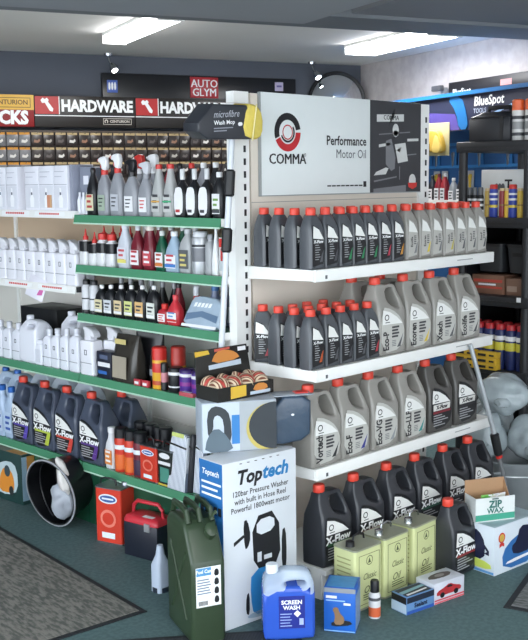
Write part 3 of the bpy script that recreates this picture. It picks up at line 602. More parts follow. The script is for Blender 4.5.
can((X0-.012, .812, Z4), 'slim pink and black tube in front of the red aerosol can', G, mat('#c9848c', .4), BLK, .016, .12, .04, ((.0, .3, BLK),), capr=.98)
can((X0, .748, Z4), 'black tin with white band beside the purple tins', G, BLK, BLK, .034, .108, .012, ((.70, .82, LABW), (.2, .26, LABW)), capr=.97, name='tin')
for i, y in enumerate((.674, .598)):
    can((X0, y, Z4), 'purple tin with white band, %s on the fourth green shelf' % ('left one', 'right one by the card tray')[i], G, mat('#4b2a86', .35), mat('#33205c', .4), .034, .110, .012, ((.70, .82, LABW), (.35, .5, mat('#8a2f8a', .4))), capr=.97, name='tin')
can((X0+.075, .60, Z4), 'black capped bottle showing behind the card tray', G, BLK, BLK, .022, .16, .03)
carton((X0-.035, .63, Z4), 'flat red and white packet lying before the purple tins', G, .09, .03, .018, mat('#b8505a', .4), name='packet', top=[(rect(-.03, .02, -.008, .008), LABW)])
# --- base shelves
G = 'dark blue-grey oil jugs on the left base shelf'
for i, (y, a, w) in enumerate(((1.945, '#5a4aa8', 'purple'), (1.745, '#b9c84a', 'lime'), (1.552, '#c9453a', 'red'), (1.347, '#5a3a86', 'violet'))):
    t = jug((X0+.02, y, ZB), 'dark blue-grey oil jug with %s flash on the left base shelf' % w, G, 'blue', 'X-Flow', a, FACE_S); t.scale = (1.2, 1, 1.03)
jug((X0+.16, 1.30, ZB), 'dark oil jug standing behind the violet-flashed jug on base shelf', G, 'blue', 'X-Flow', '#c9453a', FACE_S)
for i, y in enumerate((2.03, 1.84, 1.64)):
    canister((X0+.17, y, ZB), 'translucent white canister behind the dark jugs, %s from the left' % ORD[i], 'canisters behind the dark oil jugs', mat('#c3ccd8', .35), mat('#d8dce4', .4), .345, .17, .11)
G = 'pale blue bottles on the left base shelf'
for i, y in enumerate((2.175, 2.085)):
    flat_bottle((X0, y, ZB), 'pale blue bottle with blue cap, %s of two beside the dark jugs' % ('left', 'right')[i], G, mat('#a9bdd6', .35), mat('#2560b0', .4), .27, .086, .06, (mat('#b9cbe0', .5), mat('#3a5aa8', .5)), capr=.018, caph=.032, neck=.72)
for i, y in enumerate((2.18, 2.30)):
    canister((X0+.13, y, ZB), 'pale handled canister behind the blue-capped bottles, %s one' % ('right', 'left')[i], 'canisters behind the dark oil jugs', mat('#b3c4da', .35), mat('#2560b0', .4), .33, .17, .11)
G = 'orange cans on the right base shelf'
OR = mat('#d4512a', .35); ORR = mat('#c93a28', .35); BLUEL = mat('#dfe6ee', .5)
flat_bottle((X0, 1.222, ZB), 'white bottle with orange label beside the dark jug on base shelf', G, mat('#cfd0d4', .4), LABW, .195, .066, .05, (mat('#d8833c', .5), LABW), capr=.018, caph=.03, neck=.66)
for i, (y, dx, c) in enumerate(((1.148, 0, '#d8682c'), (1.075, 0, '#d8682c'), (1.008, 0, '#3a2740'))):
    can((X0+dx, y, ZB), '%s can with black cap and white oval, %s on the right base shelf' % (('orange', 'orange', 'plum')[i], ORD[i]), G, ORR if i < 2 else mat('#6d2230', .35), BLK, .034, .205, .045, ((.52, .62, BLUEL), (.06, .40, mat(c, .4))), capr=.95)
for i, y in enumerate((1.11, 1.04, .975, .93)):
    can((X0+.085, y, ZB), 'black-capped can in the second row behind the orange cans, %s' % ORD[i], G, mat('#7d2a28', .35), BLK, .034, .225, .055, ((.5, .6, BLUEL),), capr=.95)
def tin(loc, label, w, d, h, m, group=None, rz=FACE_S, prints=(), handle=None, cap=(0, 0), capm=None, name='oil_tin', side=(), topm=None):
    "rectangular metal tin with rolled rims, filler cap and folding handle"
    t = thing(name, label, 'tin', loc, rz, group)
    part('body', lambda: loft([(0, w/2, d/2, 14), (h-.006, w/2, d/2, 14)], 40), m, t)
    for z in (0, h-.006): part('rim', lambda: loft([(z, w/2+.002, d/2+.002, 14), (z+.006, w/2+.002, d/2+.002, 14)], 40), STEEL, t)
    part('top_plate', lambda: loft([(h-.006, w/2-.003, d/2-.003, 14), (h-.003, w/2-.003, d/2-.003, 14)], 40), topm or mat('#a9abad', .35, metal=.7), t)
    part('filler_cap', lambda: lathe([(.019, h-.003), (.019, h+.012), (.016, h+.016)], 18, *cap), capm or CHROME, t)
    if handle: part('handle', tube([(-handle, .0, h-.002), (-handle*.92, 0, h+.022), (-handle*.4, 0, h+.028), (handle*.4, 0, h+.028), (handle*.92, 0, h+.022), (handle, 0, h-.002)], .005, 8, 1), BLACK, t, None, (-cap[0]*.7, -cap[1]*.4, 0))
    for i, (pts, mm) in enumerate(prints): part('front_print', plate(pts, -d/2-.0004*i, .001), mm, t)
    for i, (pts, mm) in enumerate(side): part('side_print', plate(pts, -w/2-.0004*i, .001), mm, t, None, (0, 0, 0), (0, 0, -math.pi/2))
    return t
OV = lambda w, h: [(ell(0, h*.80, w*.36, h*.085), BLUEL), (ell(0, h*.80, w*.31, h*.06), mat('#3a5a9a', .5)), (rect(-w*.22, w*.22, h*.785, h*.815), BLUEL), (ell(0, h*.45, w*.3, h*.16), mat('#e07a68', .5)), (ell(0, h*.45, w*.22, h*.11), ORR), (rect(-w*.25, w*.25, h*.10, h*.20), BLUEL)]
tin((X0, .915, ZB), 'small red oil tin with white oval on the right base shelf', .118, .07, .165, ORR, prints=OV(.118, .165), handle=.025, cap=(.03, 0), capm=BLACK)
tin((X0, .80, ZB), 'small black and green oil tin beside the mesh bag', .095, .07, .165, mat('#1d2422', .4), prints=[(ell(0, .138, .036, .013), LABW), (rect(-.03, .03, .02, .085), mat('#4a8a7a', .5)), (rect(-.04, .04, .098, .112), LABW), (rect(-.044, .044, .004, .012), mat('#c9b040', .5))], handle=.025, cap=(.025, 0), capm=BLACK)
t = thing('garden_hose_reel', 'grey looped hose handle behind the small black tin', 'hose', (X0+.10, .74, ZB))
part('hose_loop', tube([(0, .09*math.cos(a), .10+.085*math.sin(a)) for a in [i*math.pi/9 for i in range(10)]], .009, 8), mat('#3f464a', .5), t)
part('stand', box(-.03, .03, -.1, .1, 0, .1), mat('#565c60', .5), t)
# foil-mesh bag leaning out of the base shelf
MESHM = mat_mix('#7f8aa0', '#f0f4fb', 38, .3, .3, 'wave', .25, .5)
for i, (x, y, ty, w, col) in enumerate(((-.088, .722, R(6), .058, None), (-.072, .655, R(6), .012, '#2a2b30'), (-.060, .615, R(6), .028, None))):
    t = thing('foil_pack', ('silver foil mesh pack with yellow tag standing on the base shelf', 'dark narrow mesh pack beside the silver foil pack', 'thin silver mesh pack next to the blue carton side')[i], 'pack', (x, y, ZB), 0, 'mesh packs on base shelf', rot=(0, ty, 0))
    part('pack_body', lambda: outline([[(-w, .0), (w, .0), (w*.92, .235), (w*.6, .25), (-w*.72, .25), (-w, .19)]], .026, .006), MESHM if col is None else mat(col, .4), t, None, (0, 0, 0), (0, 0, FACE_S))
    part('strap', xf(plate([(-w, .195), (w*.95, .185), (w*.95, .193), (-w, .203)], -.0132), (0, 0, 0), (0, 0, FACE_S)), BLACK, t)
    if i == 0: part('yellow_tag', xf(plate([(-w*.72, .232), (w*.62, .232), (w*.6, .25), (-w*.72, .25)], -.0135, .002), (0, 0, 0), (0, 0, FACE_S)), mat('#c9d27a', .5), t)
# ---------------------------------------------------------------- things on the floor before the green run
t = thing('carton', 'dark green carton with orange picture on the floor at far left', 'box', (-.122, 2.055, 0), FACE_S+R(3))
HB = .262
part('carton_body', lambda: rbox(-.185, .185, -.042, .042, 0, HB, .003), mat('#1d3a38', .45), t)
part('top_print', xf(plate(rect(-.183, .183, -.041, .041), 0), (0, 0, HB), (-math.pi/2, 0, 0)), mat('#6f6a62', .5, var=.3, scale=22), t)
part('top_print', xf(plate(rect(.05, .18, -.038, .038), -.0008), (0, 0, HB), (-math.pi/2, 0, 0)), mat('#b07a3c', .5, var=.2, scale=22), t)
part('front_print', plate(smooth([(-.06, .04), (.06, .03), (.15, .07), (.145, .19), (.08, .22), (-.05, .18)], 1), -.042), mat('#b9cbd0', .5), t)
part('front_print', plate(smooth([(-.02, .04), (.11, .05), (.12, .12), (.09, .17), (.03, .18), (-.01, .12)], 1), -.0428), mat('#d98a32', .5), t)
part('front_print', plate(ell(.06, .16, .025, .03), -.0436), mat('#3a4a50', .5), t); part('front_print', plate(ell(.09, .06, .02, .025), -.0436), mat('#2a2f30', .5), t)
part('side_print', xf(plate(rect(-.04, .04, .02, .25), -.185), (0, 0, 0), (0, 0, math.pi/2)), mat('#8fa9bd', .5), t)
part('side_print', xf(plate(rect(-.01, .04, .12, .25), -.1858), (0, 0, 0), (0, 0, math.pi/2)), mat('#c08a44', .5), t)
# black bucket lying on its side
t = thing('bucket', 'black plastic bucket lying on its side with a clear bag inside', 'bucket', (-.245, 1.475, .168), 0, rot=(R(8), R(82), R(16))); t.scale = (.87, .87, .72)
BK = mat('#0d0e11', .3)
part('shell', lambda: lathe([(.150, .21), (.145, .205), (.178, .002), (.190, 0), (.193, .004), (.190, .012), (.182, .014), (.155, .215), (.02, .216), (.001, .216), (.001, .209), (.145, .207), (.150, .21)], 40), BK, t)
part('rim_band', lambda: lathe([(.187, -.002), (.195, 0), (.195, .006), (.187, .008), (.187, -.002)], 40), mat('#9a9ca2', .25), t)
part('handle', tube([(.17*math.cos(a), .17*math.sin(a)*.9, .03+.05*math.sin(a)) for a in [math.pi*.1+i*math.pi*.8/10 for i in range(11)]], .004, 6), mat('#26272b', .3), t)
def crumple(rx, ry, rz, seed, n=3, amp=.18, fr=1):
    bm = bmesh.new(); bmesh.ops.create_icosphere(bm, subdivisions=n, radius=1); rnd = random.Random(seed)
    ds = [(Vector((rnd.gauss(0, 1), rnd.gauss(0, 1), rnd.gauss(0, 1))).normalized(), rnd.uniform(3, 7)*(fr if q > 2 else 1), rnd.uniform(0, 6)) for q in range(8)]
    for v in bm.verts:
        k = 1+amp*sum(math.sin(d.dot(v.co)*f+p) for d, f, p in ds)/4; v.co = Vector((v.co.x*rx, v.co.y*ry, v.co.z*rz))*k
    bm.verts.index_update(); g = [tuple(v.co) for v in bm.verts], [tuple(x.index for x in f.verts) for f in bm.faces]; bm.free(); return g
BAGM = mat('#b4bac4', .18, var=.25, scale=12, bump=.6, alpha=.72)
t = thing('plastic_bag', 'crumpled clear plastic bag inside the black bucket', 'bag', (-.205, 1.435, .135))
part('bag_body', crumple(.05, .06, .075, 3, 3, .35), BAGM, t); part('bag_neck', xf(crumple(.03, .035, .08, 5, 3, .3), (-.02, -.045, .13), (R(-18), 0, 0)), mat('#d3d0cc', .3, var=.2, scale=14, bump=.5), t)
# red tin with carry handle
tin((-.136, 1.107, 0), 'large red oil tin with black handle standing on the floor', .145, .115, .262, ORR, prints=OV(.145, .262), handle=.045, cap=(.045, .02), capm=STEEL, rz=FACE_S+R(16), side=[], topm=mat('#c9ccd0', .3, metal=.5))
# red and black tool box
t = thing('tool_box', 'black toolbox with red lid and red handle on the floor', 'toolbox', (-.156, .845, 0), FACE_S+R(9))
part('body', lambda: rbox(-.098, .098, -.056, .056, 0, .155, .006), mat('#1b1f2c', .4), t)
part('lid', lambda: loft([(.155, .1, .058, 10), (.163, .101, .059, 10), (.18, .095, .052, 8), (.185, .085, .045, 6)], 32), mat('#c02a38', .35), t)
part('handle', tube([(-.085, 0, .175), (-.085, 0, .215), (-.06, 0, .238), (.06, 0, .238), (.085, 0, .215), (.085, 0, .175)], .009, 10), mat('#c02a38', .35), t)
part('latch', box(.03, .06, -.064, -.055, .13, .165), mat('#b9bcc0', .3, metal=.6), t); part('label_sticker', xf(plate(rect(-.03, .03, -.012, .012), 0), (.03, -.03, .1855), (-math.pi/2, 0, 0)), LABW, t)
t = thing('squirt_bottle', 'narrow white pump bottle half hidden behind the green fuel can', 'bottle', (-.375, .50, 0))
part('body', lambda: loft([(0, .032, .03, 4), (.11, .032, .03, 4), (.15, .018, .018, 2), (.19, .012, .012, 2)]), mat('#aebacb', .4), t); part('base_ring', lathe([(.035, 0), (.035, .02)], 16), mat('#1f2a38', .4), t)
# jerry can
t = thing('jerry_can', 'dark green steel jerry can with white label on the floor', 'fuel can', (-.520, .118, 0), R(-21)); t.scale = (.78, .78, 1)
OLV = mat('#2f3f2c', .35, var=.12, scale=20)
part('body', lambda: outline([smooth([(-.16, 0), (.16, 0), (.172, .012), (.172, .39), (.165, .41), (.13, .435), (-.04, .435), (-.07, .432), (-.163, .312), (-.172, .295), (-.172, .012)], 1)], .166, .022, 3), OLV, t, None, (0, 0, 0), (0, 0, math.pi/2))
for sx in (-1, 1): part('side_press', tube([(sx*.081, -.10, .08), (sx*.081, .10, .33)], .008, 6), OLV, t); part('side_press', tube([(sx*.081, .10, .08), (sx*.081, -.10, .33)], .008, 6), OLV, t)
part('weld_seam', lambda: outline([[(-.168, .004), (.168, .004), (.168, .40), (.13, .438), (-.05, .438), (-.168, .305)], [(-.162, .01), (.162, .01), (.162, .396), (.128, .43), (-.048, .43), (-.162, .302)]], .006, .001), OLV, t, None, (0, 0, 0), (0, 0, math.pi/2))
for x in (-.058, 0, .058): part('handle_bar', tube([(x, -.075, .425), (x, -.055, .465), (x, .02, .472), (x, .115, .468), (x, .135, .43)], .013, 8), OLV, t, 'jc_bar', (0, 0, 0)) if x == -.058 else part('handle_bar', None, OLV, t, 'jc_bar', (x+.058, 0, 0))
sp = part('spout', xf(lathe([(.026, 0), (.026, .03), (.029, .032), (.029, .042), (.02, .046)], 18), (.035, -.095, .38), (R(45), 0, 0)), OLV, t)
part('cap_lever', tube([(.035, -.125, .455), (.06, -.115, .468), (.075, -.09, .455)], .006, 8), mat('#43553c', .3, metal=.3), sp)
lp = part('label_panel', plate(rect(-.045, .062, .17, .315), -.172, .0015), PRINTW, t, None, (-.012, 0, -.028), (0, 0, 0), (1.12, 1, 1))
part('label_band', plate(rect(-.043, .020, .285, .313), -.1735), mat('#4a90c4', .5), lp)
part('label_print', merge(*[plate(rect(-.04, .01+.004*(i % 3), .268-i*.010, .272-i*.010), -.1735) for i in range(6)]), mat('#6b7d94', .5), lp)
for i in range(4): part('hazard_mark', plate(smooth([(.032, .18+i*.033), (.054, .18+i*.033), (.052, .204+i*.033), (.036, .206+i*.033)], 1), -.1735), PRINTK, lp)
part('bar_code', merge(*[plate(rect(-.035+i*.005, -.032+i*.005, .176, .192), -.1735) for i in range(8)]), PRINTK, lp)
text(lp, 'Fuel Can', .018, -.012, .3, -.1745, PRINTW, bold=.03)
# ---------------------------------------------------------------- pressure-washer carton
t = thing('pressure_washer_box', 'tall white pressure washer carton with blue side and black lettering', 'box', (-.2805, .082, 0), R(-5))
BW, BD, BH = .352, .14, .626
part('carton_body', lambda: rbox(-BW/2, BW/2, -BD/2, BD/2, 0, BH, .003), mat('#d5dadf', .45, var=.02), t)
sd = part('side_print', plate(rect(-BD/2+.002, BD/2-.002, .002, BH-.002), -BW/2), mat('#2569a8', .45), t, None, (0, 0, 0), (0, 0, -math.pi/2))
text(sd, 'Toptech', .030, -.002, .582, -BW/2-.0009, PRINTW, bold=.02, shear=.2)
part('side_text', merge(*[plate(rect(-.055, .06-.02*(i % 2), .54-i*.022, .548-i*.022), -BW/2-.0008) for i in range(3)]), PRINTW, sd)
part('spec_icons', merge(*[plate(rect(-.062+i*.026, -.044+i*.026, .43, .46), -BW/2-.0008) for i in range(5)]), PRINTK, sd)
part('top_flap_holes', merge(*[xf(plate(ell(-.12+i*.035, -.105, .006, .004, 8), 0), (0, 0, BH), (-math.pi/2, 0, 0)) for i in range(6)]), PRINTK, t)['kind'] = 'stuff'
FY = -BD/2
text(t, 'Top', .072, .005, .56, FY, PRINTK, align='RIGHT', bold=.035, shear=.22)
text(t, 'tech', .072, .008, .562, FY, mat('#1f78b4', .5, var=0), align='LEFT', bold=.035, shear=.22)
for i, ln in enumerate(('120bar Pressure Washer', 'with built in Hose Reel', 'Powerful 1800watt motor')): text(t, ln, .029, 0, .503-i*.030, FY, PRINTK, bold=.012, sx=.92)
pk, pb, pgx = PRINTK, mat('#2f86c4', .5, var=.03), mat('#9fb4c4', .5)
for pts, mm in ((smooth([(-.045, .40), (.085, .41), (.095, .19), (-.035, .18)], 1), pk), (smooth([(-.022, .385), (.062, .39), (.066, .335), (-.022, .325)], 1), mat('#d5dadf', .45, var=.02)), (rect(-.02, .0, .225, .262), mat('#d5dadf', .45, var=.02)), (rect(.012, .05, .228, .245), mat('#d5dadf', .45, var=.02)),
        (smooth([(-.085, .395), (-.065, .40), (-.05, .33), (-.065, .29), (-.08, .29)], 1), pk), ([(-.13, .325), (-.085, .345), (-.08, .335), (-.13, .31)], pk), (smooth([(.10, .32), (.12, .33), (.125, .22), (.118, .16), (.10, .17)], 1), pk),
        (smooth([(-.05, .20), (.09, .20), (.08, .06), (.04, .03), (-.04, .02), (-.055, .10)], 1), pb), (smooth([(-.06, .12), (-.075, .11), (-.078, .04), (-.06, .03)], 1), pk), (smooth([(.06, .12), (.1, .12), (.1, .03), (.06, .03)], 1), pk), (smooth([(-.03, .19), (.03, .19), (.0, .12)], 1), pk),
        (ell(.0, .025, .07, .012), pgx)):
    part('picture_print', plate(pts, FY, .0008), mm, t, None, (0, -.0004*(0 if mm is pk else 1), 0))
# polisher carton lying on top, facing the camera
t = thing('polisher_box', 'white and blue polisher carton lying on the pressure washer carton', 'box', (-.256, .172, .6265), R(-31))
PW, PD, PH = .285, .13, .19
part('carton_body', lambda: rbox(-PW/2, PW/2, -PD/2, PD/2, 0, PH, .003), mat('#a9b4c0', .4), t)
F = -PD/2; picg = mat('#556570', .45); picd = mat('#2a3036', .45)
for i, (pts, mm) in enumerate(((rect(-.14, .005, .003, .187), mat('#bcc6d2', .45)), (rect(.0, .142, .003, .187), mat('#a3a9ae', .45)), (rect(-.03, .0, .03, .14), mat('#2f78b8', .45)),
        (smooth([(-.12, .05), (-.125, .15), (-.10, .18), (-.06, .17), (-.035, .14), (-.03, .04), (-.06, .03), (-.06, .12), (-.08, .145), (-.10, .135), (-.10, .09)], 1), picd), (smooth([(-.135, .0), (-.02, .0), (-.045, .06), (-.09, .10), (-.125, .06)], 1), picg),
        (merge and ell(.125, .085, .10, .095, 32), mat('#b9a95a', .5)), (ell(.135, .092, .10, .09, 32), picd))):
    pts = [(max(-.1415, min(.1415, x)), max(.002, min(.188, z))) for x, z in pts]
    part('picture_print', plate(pts, F-.0005*i), mm, t)
t = thing('folded_bag', 'dark blue-grey plastic wrapped pack beside the polisher carton', 'pack', (-.070, .070, .6265), R(-31))
part('pack_body', lambda: outline([smooth([(-.068, .0), (.07, .02), (.075, .1), (.075, .19), (-.07, .19), (-.07, .03)], 1)], .10, .012), mat('#3b4a5c', .28, var=.15, scale=18, bump=.3), t)
part('white_mark', plate(ell(0, .12, .006, .004), -.051, .001), LABW, t)
part('clear_flap', lambda: rbox(-.07, .085, -.045, .045, .19, .194, .0015), mat('#9aa2ac', .15), t); part('red_strip', box(.02, .07, -.02, .02, .194, .198), RED, t)
# black card counter tray full of coils
t = thing('display_tray', 'black card counter tray with raised printed lid on the polisher carton', 'tray', (-.225, .205, .8175), R(-4))
TK = mat('#1a1916', .45)
w, d, h = .275, .13, .052
part('tray_base', box(-w/2, w/2, -d/2, d/2, 0, .004), TK, t)
for nm, g in (('tray_wall', box(-w/2, w/2, -d/2, -d/2+.004, .004, h)), ('tray_wall', box(-w/2, w/2, d/2-.004, d/2, .004, h)), ('tray_wall', box(-w/2, -w/2+.004, -d/2+.004, d/2-.004, .004, h)), ('tray_wall', box(w/2-.004, w/2, -d/2+.004, d/2-.004, .004, h))): part(nm, g, TK, t)
ld = part('lid', lambda: outline([[(-w/2, 0), (w/2, 0), (w/2-.01, .135), (-w/2+.01, .135)]], .004, .001), TK, t, None, (0, d/2, h-.01), (R(-8), 0, 0))
YL = mat('#d9b13c', .5); SK = mat('#b8c4d0', .5); BR = mat('#c9823c', .5)
for pts, mm in (([(-.13, .11), (-.06, .115), (-.065, .13), (-.13, .13)], YL), ([(-.07, .055), (.09, .06), (.09, .08), (-.07, .072)], SK), (smooth([(-.06, .075), (.09, .082), (.07, .11), (.02, .125), (-.03, .12)], 1), BR), ([(-.035, .12), (.04, .125), (.04, .133), (-.035, .13)], mat('#c0564a', .5)), ([(.08, .112), (.12, .112), (.12, .128), (.08, .128)], LABW)):
    part('lid_print', plate(pts, -.002), mm, ld)
for pts, mm in (([(-.075, .005), (.0, .008), (.0, .05), (-.075, .05)], YL), ([(.02, .008), (.12, .008), (.12, .02), (.02, .02)], SK), (smooth([(.03, .02), (.11, .02), (.10, .045), (.05, .05)], 1), BR)):
    part('front_print', plate(pts, -d/2), mm, t)
for i in range(8):
    cx, cy = -.098+.065*(i % 4), -.026+.052*(i//4)
    wpt = Matrix.Translation((-.225, .205, .8175)) @ Matrix.Rotation(R(-4), 4, 'Z') @ Vector((cx, cy, .0045))
    c = thing('wire_coil', 'brown striped round coil in the black tray, %s of the %s row' % (ORD[i % 4], ('front', 'back')[i//4]), 'coil', tuple(wpt), 0, 'coils in the counter tray', rot=(0, 0, .4*i))
    part('coil_body', lambda: xf(lathe([(.012, -.028), (.028, -.028), (.033, -.02), (.033, .02), (.028, .028), (.012, .028), (.012, -.028)], 24), (0, 0, .043), (0, R(70), 0)), mat_mix('#7a4a38', '#d9c4a8', 26, .6, .2, 'wave'), c, 'coil')
    part('paper_band', lambda: xf(lathe([(.0335, -.006), (.0338, -.005), (.0338, .005), (.0335, .006)], 24), (0, 0, .043), (0, R(70), 0)), mat('#b8443c', .5), c, 'coilband')
# ---------------------------------------------------------------- things on the floor before the end unit
# screen-wash canister
t = thing('canister', 'clear canister of blue screen wash with white cap on the floor', 'canister', (-.317, -.150, .004), R(-41))
def wash_out(z0, z1):
    return [(-.083, 0), (.083, 0), (.092, .012), (.092, .185), (.088, .215), (.076, .236), (.05, .246), (-.02, .248), (-.034, .236), (-.074, .232), (-.086, .215), (-.092, .185), (-.092, .012)]
part('body', lambda: taper(outline([smooth(wash_out(0, 1), 1), smooth([(-.012, .212), (.052, .216), (.062, .206), (.052, .197), (-.008, .194), (-.018, .203)], 1)], .125, .016, 3), .19, .245, .5), mat('#c6d6e6', .2, var=.03, alpha=.55), t)
part('liquid', lambda: outline([smooth([(-.083, -.0005), (.083, -.0005), (.0928, .012), (.0928, .10), (.0928, .196), (-.0928, .196), (-.0928, .10), (-.0928, .012)], 1)], .1264, .016, 3), mat('#2f55b8', .25, var=.03), t)
part('cap', lambda: cap_geo(.022, .032), mat('#dfe6ee', .4), t, None, (-.056, 0, .232))
lp = part('label_panel', plate(rect(-.038, .055, .045, .165), -.0634, .001), mat('#1b2a86', .45, var=.03), t)
text(lp, 'SCREEN', .021, .008, .142, -.0646, PRINTW, bold=.03); text(lp, 'WASH', .021, .008, .122, -.0646, PRINTW, bold=.03)
part('hazard_mark', plate([(.028, .095), (.041, .108), (.028, .121), (.015, .108)], -.0646), LABW, lp, None, (0, 0, -.008))
part('label_print', merge(*[plate(rect(-.033, .008-.006*(i % 2), .098-i*.011, .101-i*.011), -.0646) for i in range(5)]), mat('#9fb0e0', .5), lp)['kind'] = 'stuff'
part('label_code', plate(rect(.035, .05, .058, .082), -.0646), mat('#9fb0e0', .5), lp)
# small blue carton
t = thing('carton', 'small bright blue carton with brass picture on the floor', 'box', (-.128, -.246, .0), R(-58.5))
w, d, h = .116, .122, .168
part('carton_body', lambda: rbox(-w/2, w/2, -d/2, d/2, 0, h, .002), mat('#1f5fb8', .4), t)
for i, (pts, mm) in enumerate(((rect(-w/2, w/2, .150, .167), mat('#8a8f94', .5)), (rect(-.05, -.01, .128, .138), LABW), (rect(-.05, .02, .118, .122), mat('#9fc4ea', .5)), (rect(.015, .04, .105, .113), LABW), (smooth([(-.03, .02), (.05, .032), (.035, .05), (-.03, .04)], 1), PRINTK), (smooth([(-.022, .03), (.012, .03), (.02, .055), (.0, .075), (-.006, .098), (-.028, .09), (-.015, .065)], 1), mat('#8a6a4a', .5)), (rect(-.056, .056, .004, .008), mat('#7fb0e0', .5)))):
    part('front_print', plate(pts, -d/2-.0004*i), mm, t)
part('side_print', xf(plate(rect(-.055, .055, .01, .14), -w/2), (0, 0, 0), (0, 0, math.pi/2)), mat('#7f9cc0', .5, var=.4, scale=40), t)
part('top_print', xf(plate(rect(-.05, .05, -.05, .05), 0), (0, 0, h), (-math.pi/2, 0, 0)), mat('#3f8ac0', .45, var=.2, scale=30), t)
# small black-capped can
t = can((.012, -.285, 0), 'small white and orange can with black cap on the floor', None, mat('#cfcfd0', .35), BLACK, .0225, .145, .045, ((.05, .30, mat('#d0623a', .4)), (.48, .56, mat('#55565a', .4))), rz=R(-30), capr=.72)
# three lime tins
LIME = mat('#cfd49c', .4, var=.04)
for i, (s, w) in enumerate(((.065, .155), (.243, .158), (.436, .166))):
    t = thing('oil_tin', ('lime green oil tin with black spout and hose, leftmost of three', 'lime green oil tin in the middle of three', 'lime green oil tin, rightmost of three')[i], 'tin', (s, -.158+.004*i, 0), R(-2+2*i), 'lime green oil tins')
    d, h = .115, .244
    part('body', lambda: loft([(.004, w/2, d/2, 12), (h-.006, w/2, d/2, 12)], 40), LIME, t)
    for z in (0, h-.007): part('rim', lambda: loft([(z, w/2+.0015, d/2+.0015, 12), (z+.007, w/2+.0015, d/2+.0015, 12)], 40), mat('#a3a690', .35, metal=.4), t)
    part('top_plate', lambda: loft([(h-.007, w/2-.004, d/2-.004, 12), (h-.003, w/2-.004, d/2-.004, 12)], 40), mat('#9b9f98', .3, metal=.6), t)
    part('filler_cap', lathe([(.019, h-.003), (.017, h+.004), (.017, h+.02), (.013, h+.022)], 18, -.048, -.005), BLACK if i == 0 else CHROME, t)
    part('carry_handle', tube([(-.005, .02, h-.002), (.0, .02, h+.022), (.03, .02, h+.028), (.055, .02, h+.02), (.06, .02, h-.002)], .004, 8), BLACK if i == 0 else CHROME, t)
    F = -d/2; ink = mat('#4a5232', .5)
    part('border_print', merge(*[plate(q, F) for q in (rect(-w*.36, w*.40, .215, .2165), rect(-w*.36, w*.40, .02, .0215), rect(-w*.36, -w*.35, .02, .215), rect(w*.39, w*.40, .02, .215))]), ink, t)
    part('emblem_print', merge(arc_band(.004, .19, .016, .019, 0, 360, F), plate([(-.004, .18), (.012, .18), (.004, .20)], F)), ink, t)
    text(t, 'Classic', .034, .004, .128, F, ink, shear=.35, bold=.005, sx=.8); text(t, 'Oil', .04, -.005, .075, F, ink, shear=.35, bold=.005)
    part('fine_print', merge(*[plate(rect(-.03, .045-.01*(j % 2), .055-j*.009, .058-j*.009), F) for j in range(3)]), ink, t)
    part('side_print', xf(merge(*[plate(rect(-.035, .035, .20-j*.018, .205-j*.018), -w/2) for j in range(9)]), (0, 0, 0), (0, 0, -math.pi/2)), mat('#9da26c', .5), t)
# two small cartons lying in front
t = thing('carton', 'small blue and black sealant carton lying before the lime tins', 'box', (.185, -.338, 0), R(-9))
part('carton_body', lambda: rbox(-.078, .068, -.042, .042, 0, .07, .002), mat('#5f86b4', .4), t)
for i, (pts, mm) in enumerate(((rect(-.076, .066, .045, .068), mat('#1a2436', .5)), (rect(-.076, .066, .002, .014), mat('#2a52a0', .5)))): part('front_print', plate(pts, -.042-.0004*i), mm, t)
text(t, 'Sealant', .024, -.005, .030, -.0426, mat('#14233f', .5), bold=.04); part('side_print', plate(rect(-.04, .04, .004, .04), -.078), mat('#b4c8dc', .5), t, None, (0, 0, 0), (0, 0, -math.pi/2))
part('side_print', plate(rect(-.04, .04, .042, .068), -.078), PRINTK, t, None, (0, 0, 0), (0, 0, -math.pi/2))
for i, (pts, mm) in enumerate(((rect(-.07, .06, -.035, .035), mat('#222a38', .5)), ([(-.07, -.01), (.06, .005), (.06, .02), (-.07, .01)], mat('#7fa8b4', .5)), ([(-.06, -.03), (.05, -.02), (.05, -.012), (-.06, -.02)], LABW))): part('top_print', xf(plate(pts, -.0004*i), (0, 0, .07), (-math.pi/2, 0, 0)), mm, t)
t = thing('carton', 'white carton with red car picture lying before the lime tins', 'box', (.340, -.350, 0), R(-9))
part('carton_body', lambda: rbox(-.083, .083, -.05, .05, 0, .084, .002), mat('#c4c8d2', .4), t)
for i, (pts, mm) in enumerate(((rect(-.081, .081, .012, .018), mat('#c0404a', .5)), (rect(-.081, .081, .002, .009), mat('#d0606a', .5)), (smooth([(-.07, .03), (.06, .03), (.065, .05), (.03, .058), (.0, .072), (-.03, .06), (-.07, .05)], 1), mat('#a82a30', .5)), (ell(-.04, .032, .012, .011), PRINTK), (ell(.035, .032, .012, .011), PRINTK), (smooth([(-.02, .056), (.02, .056), (.005, .066), (-.01, .065)], 1), PRINTK))): part('front_print', plate(pts, -.05-.0004*i), mm, t)
for i, (pts, mm) in enumerate((([(-.07, -.01), (.03, -.02), (.07, .01), (.02, .03), (-.05, .02)], mat('#5a5250', .5)), (ell(0, .005, .025, .012), mat('#8f8a88', .5)))): part('top_print', xf(plate(smooth(pts, 1), -.0004*i), (0, 0, .084), (-math.pi/2, 0, 0)), mm, t)
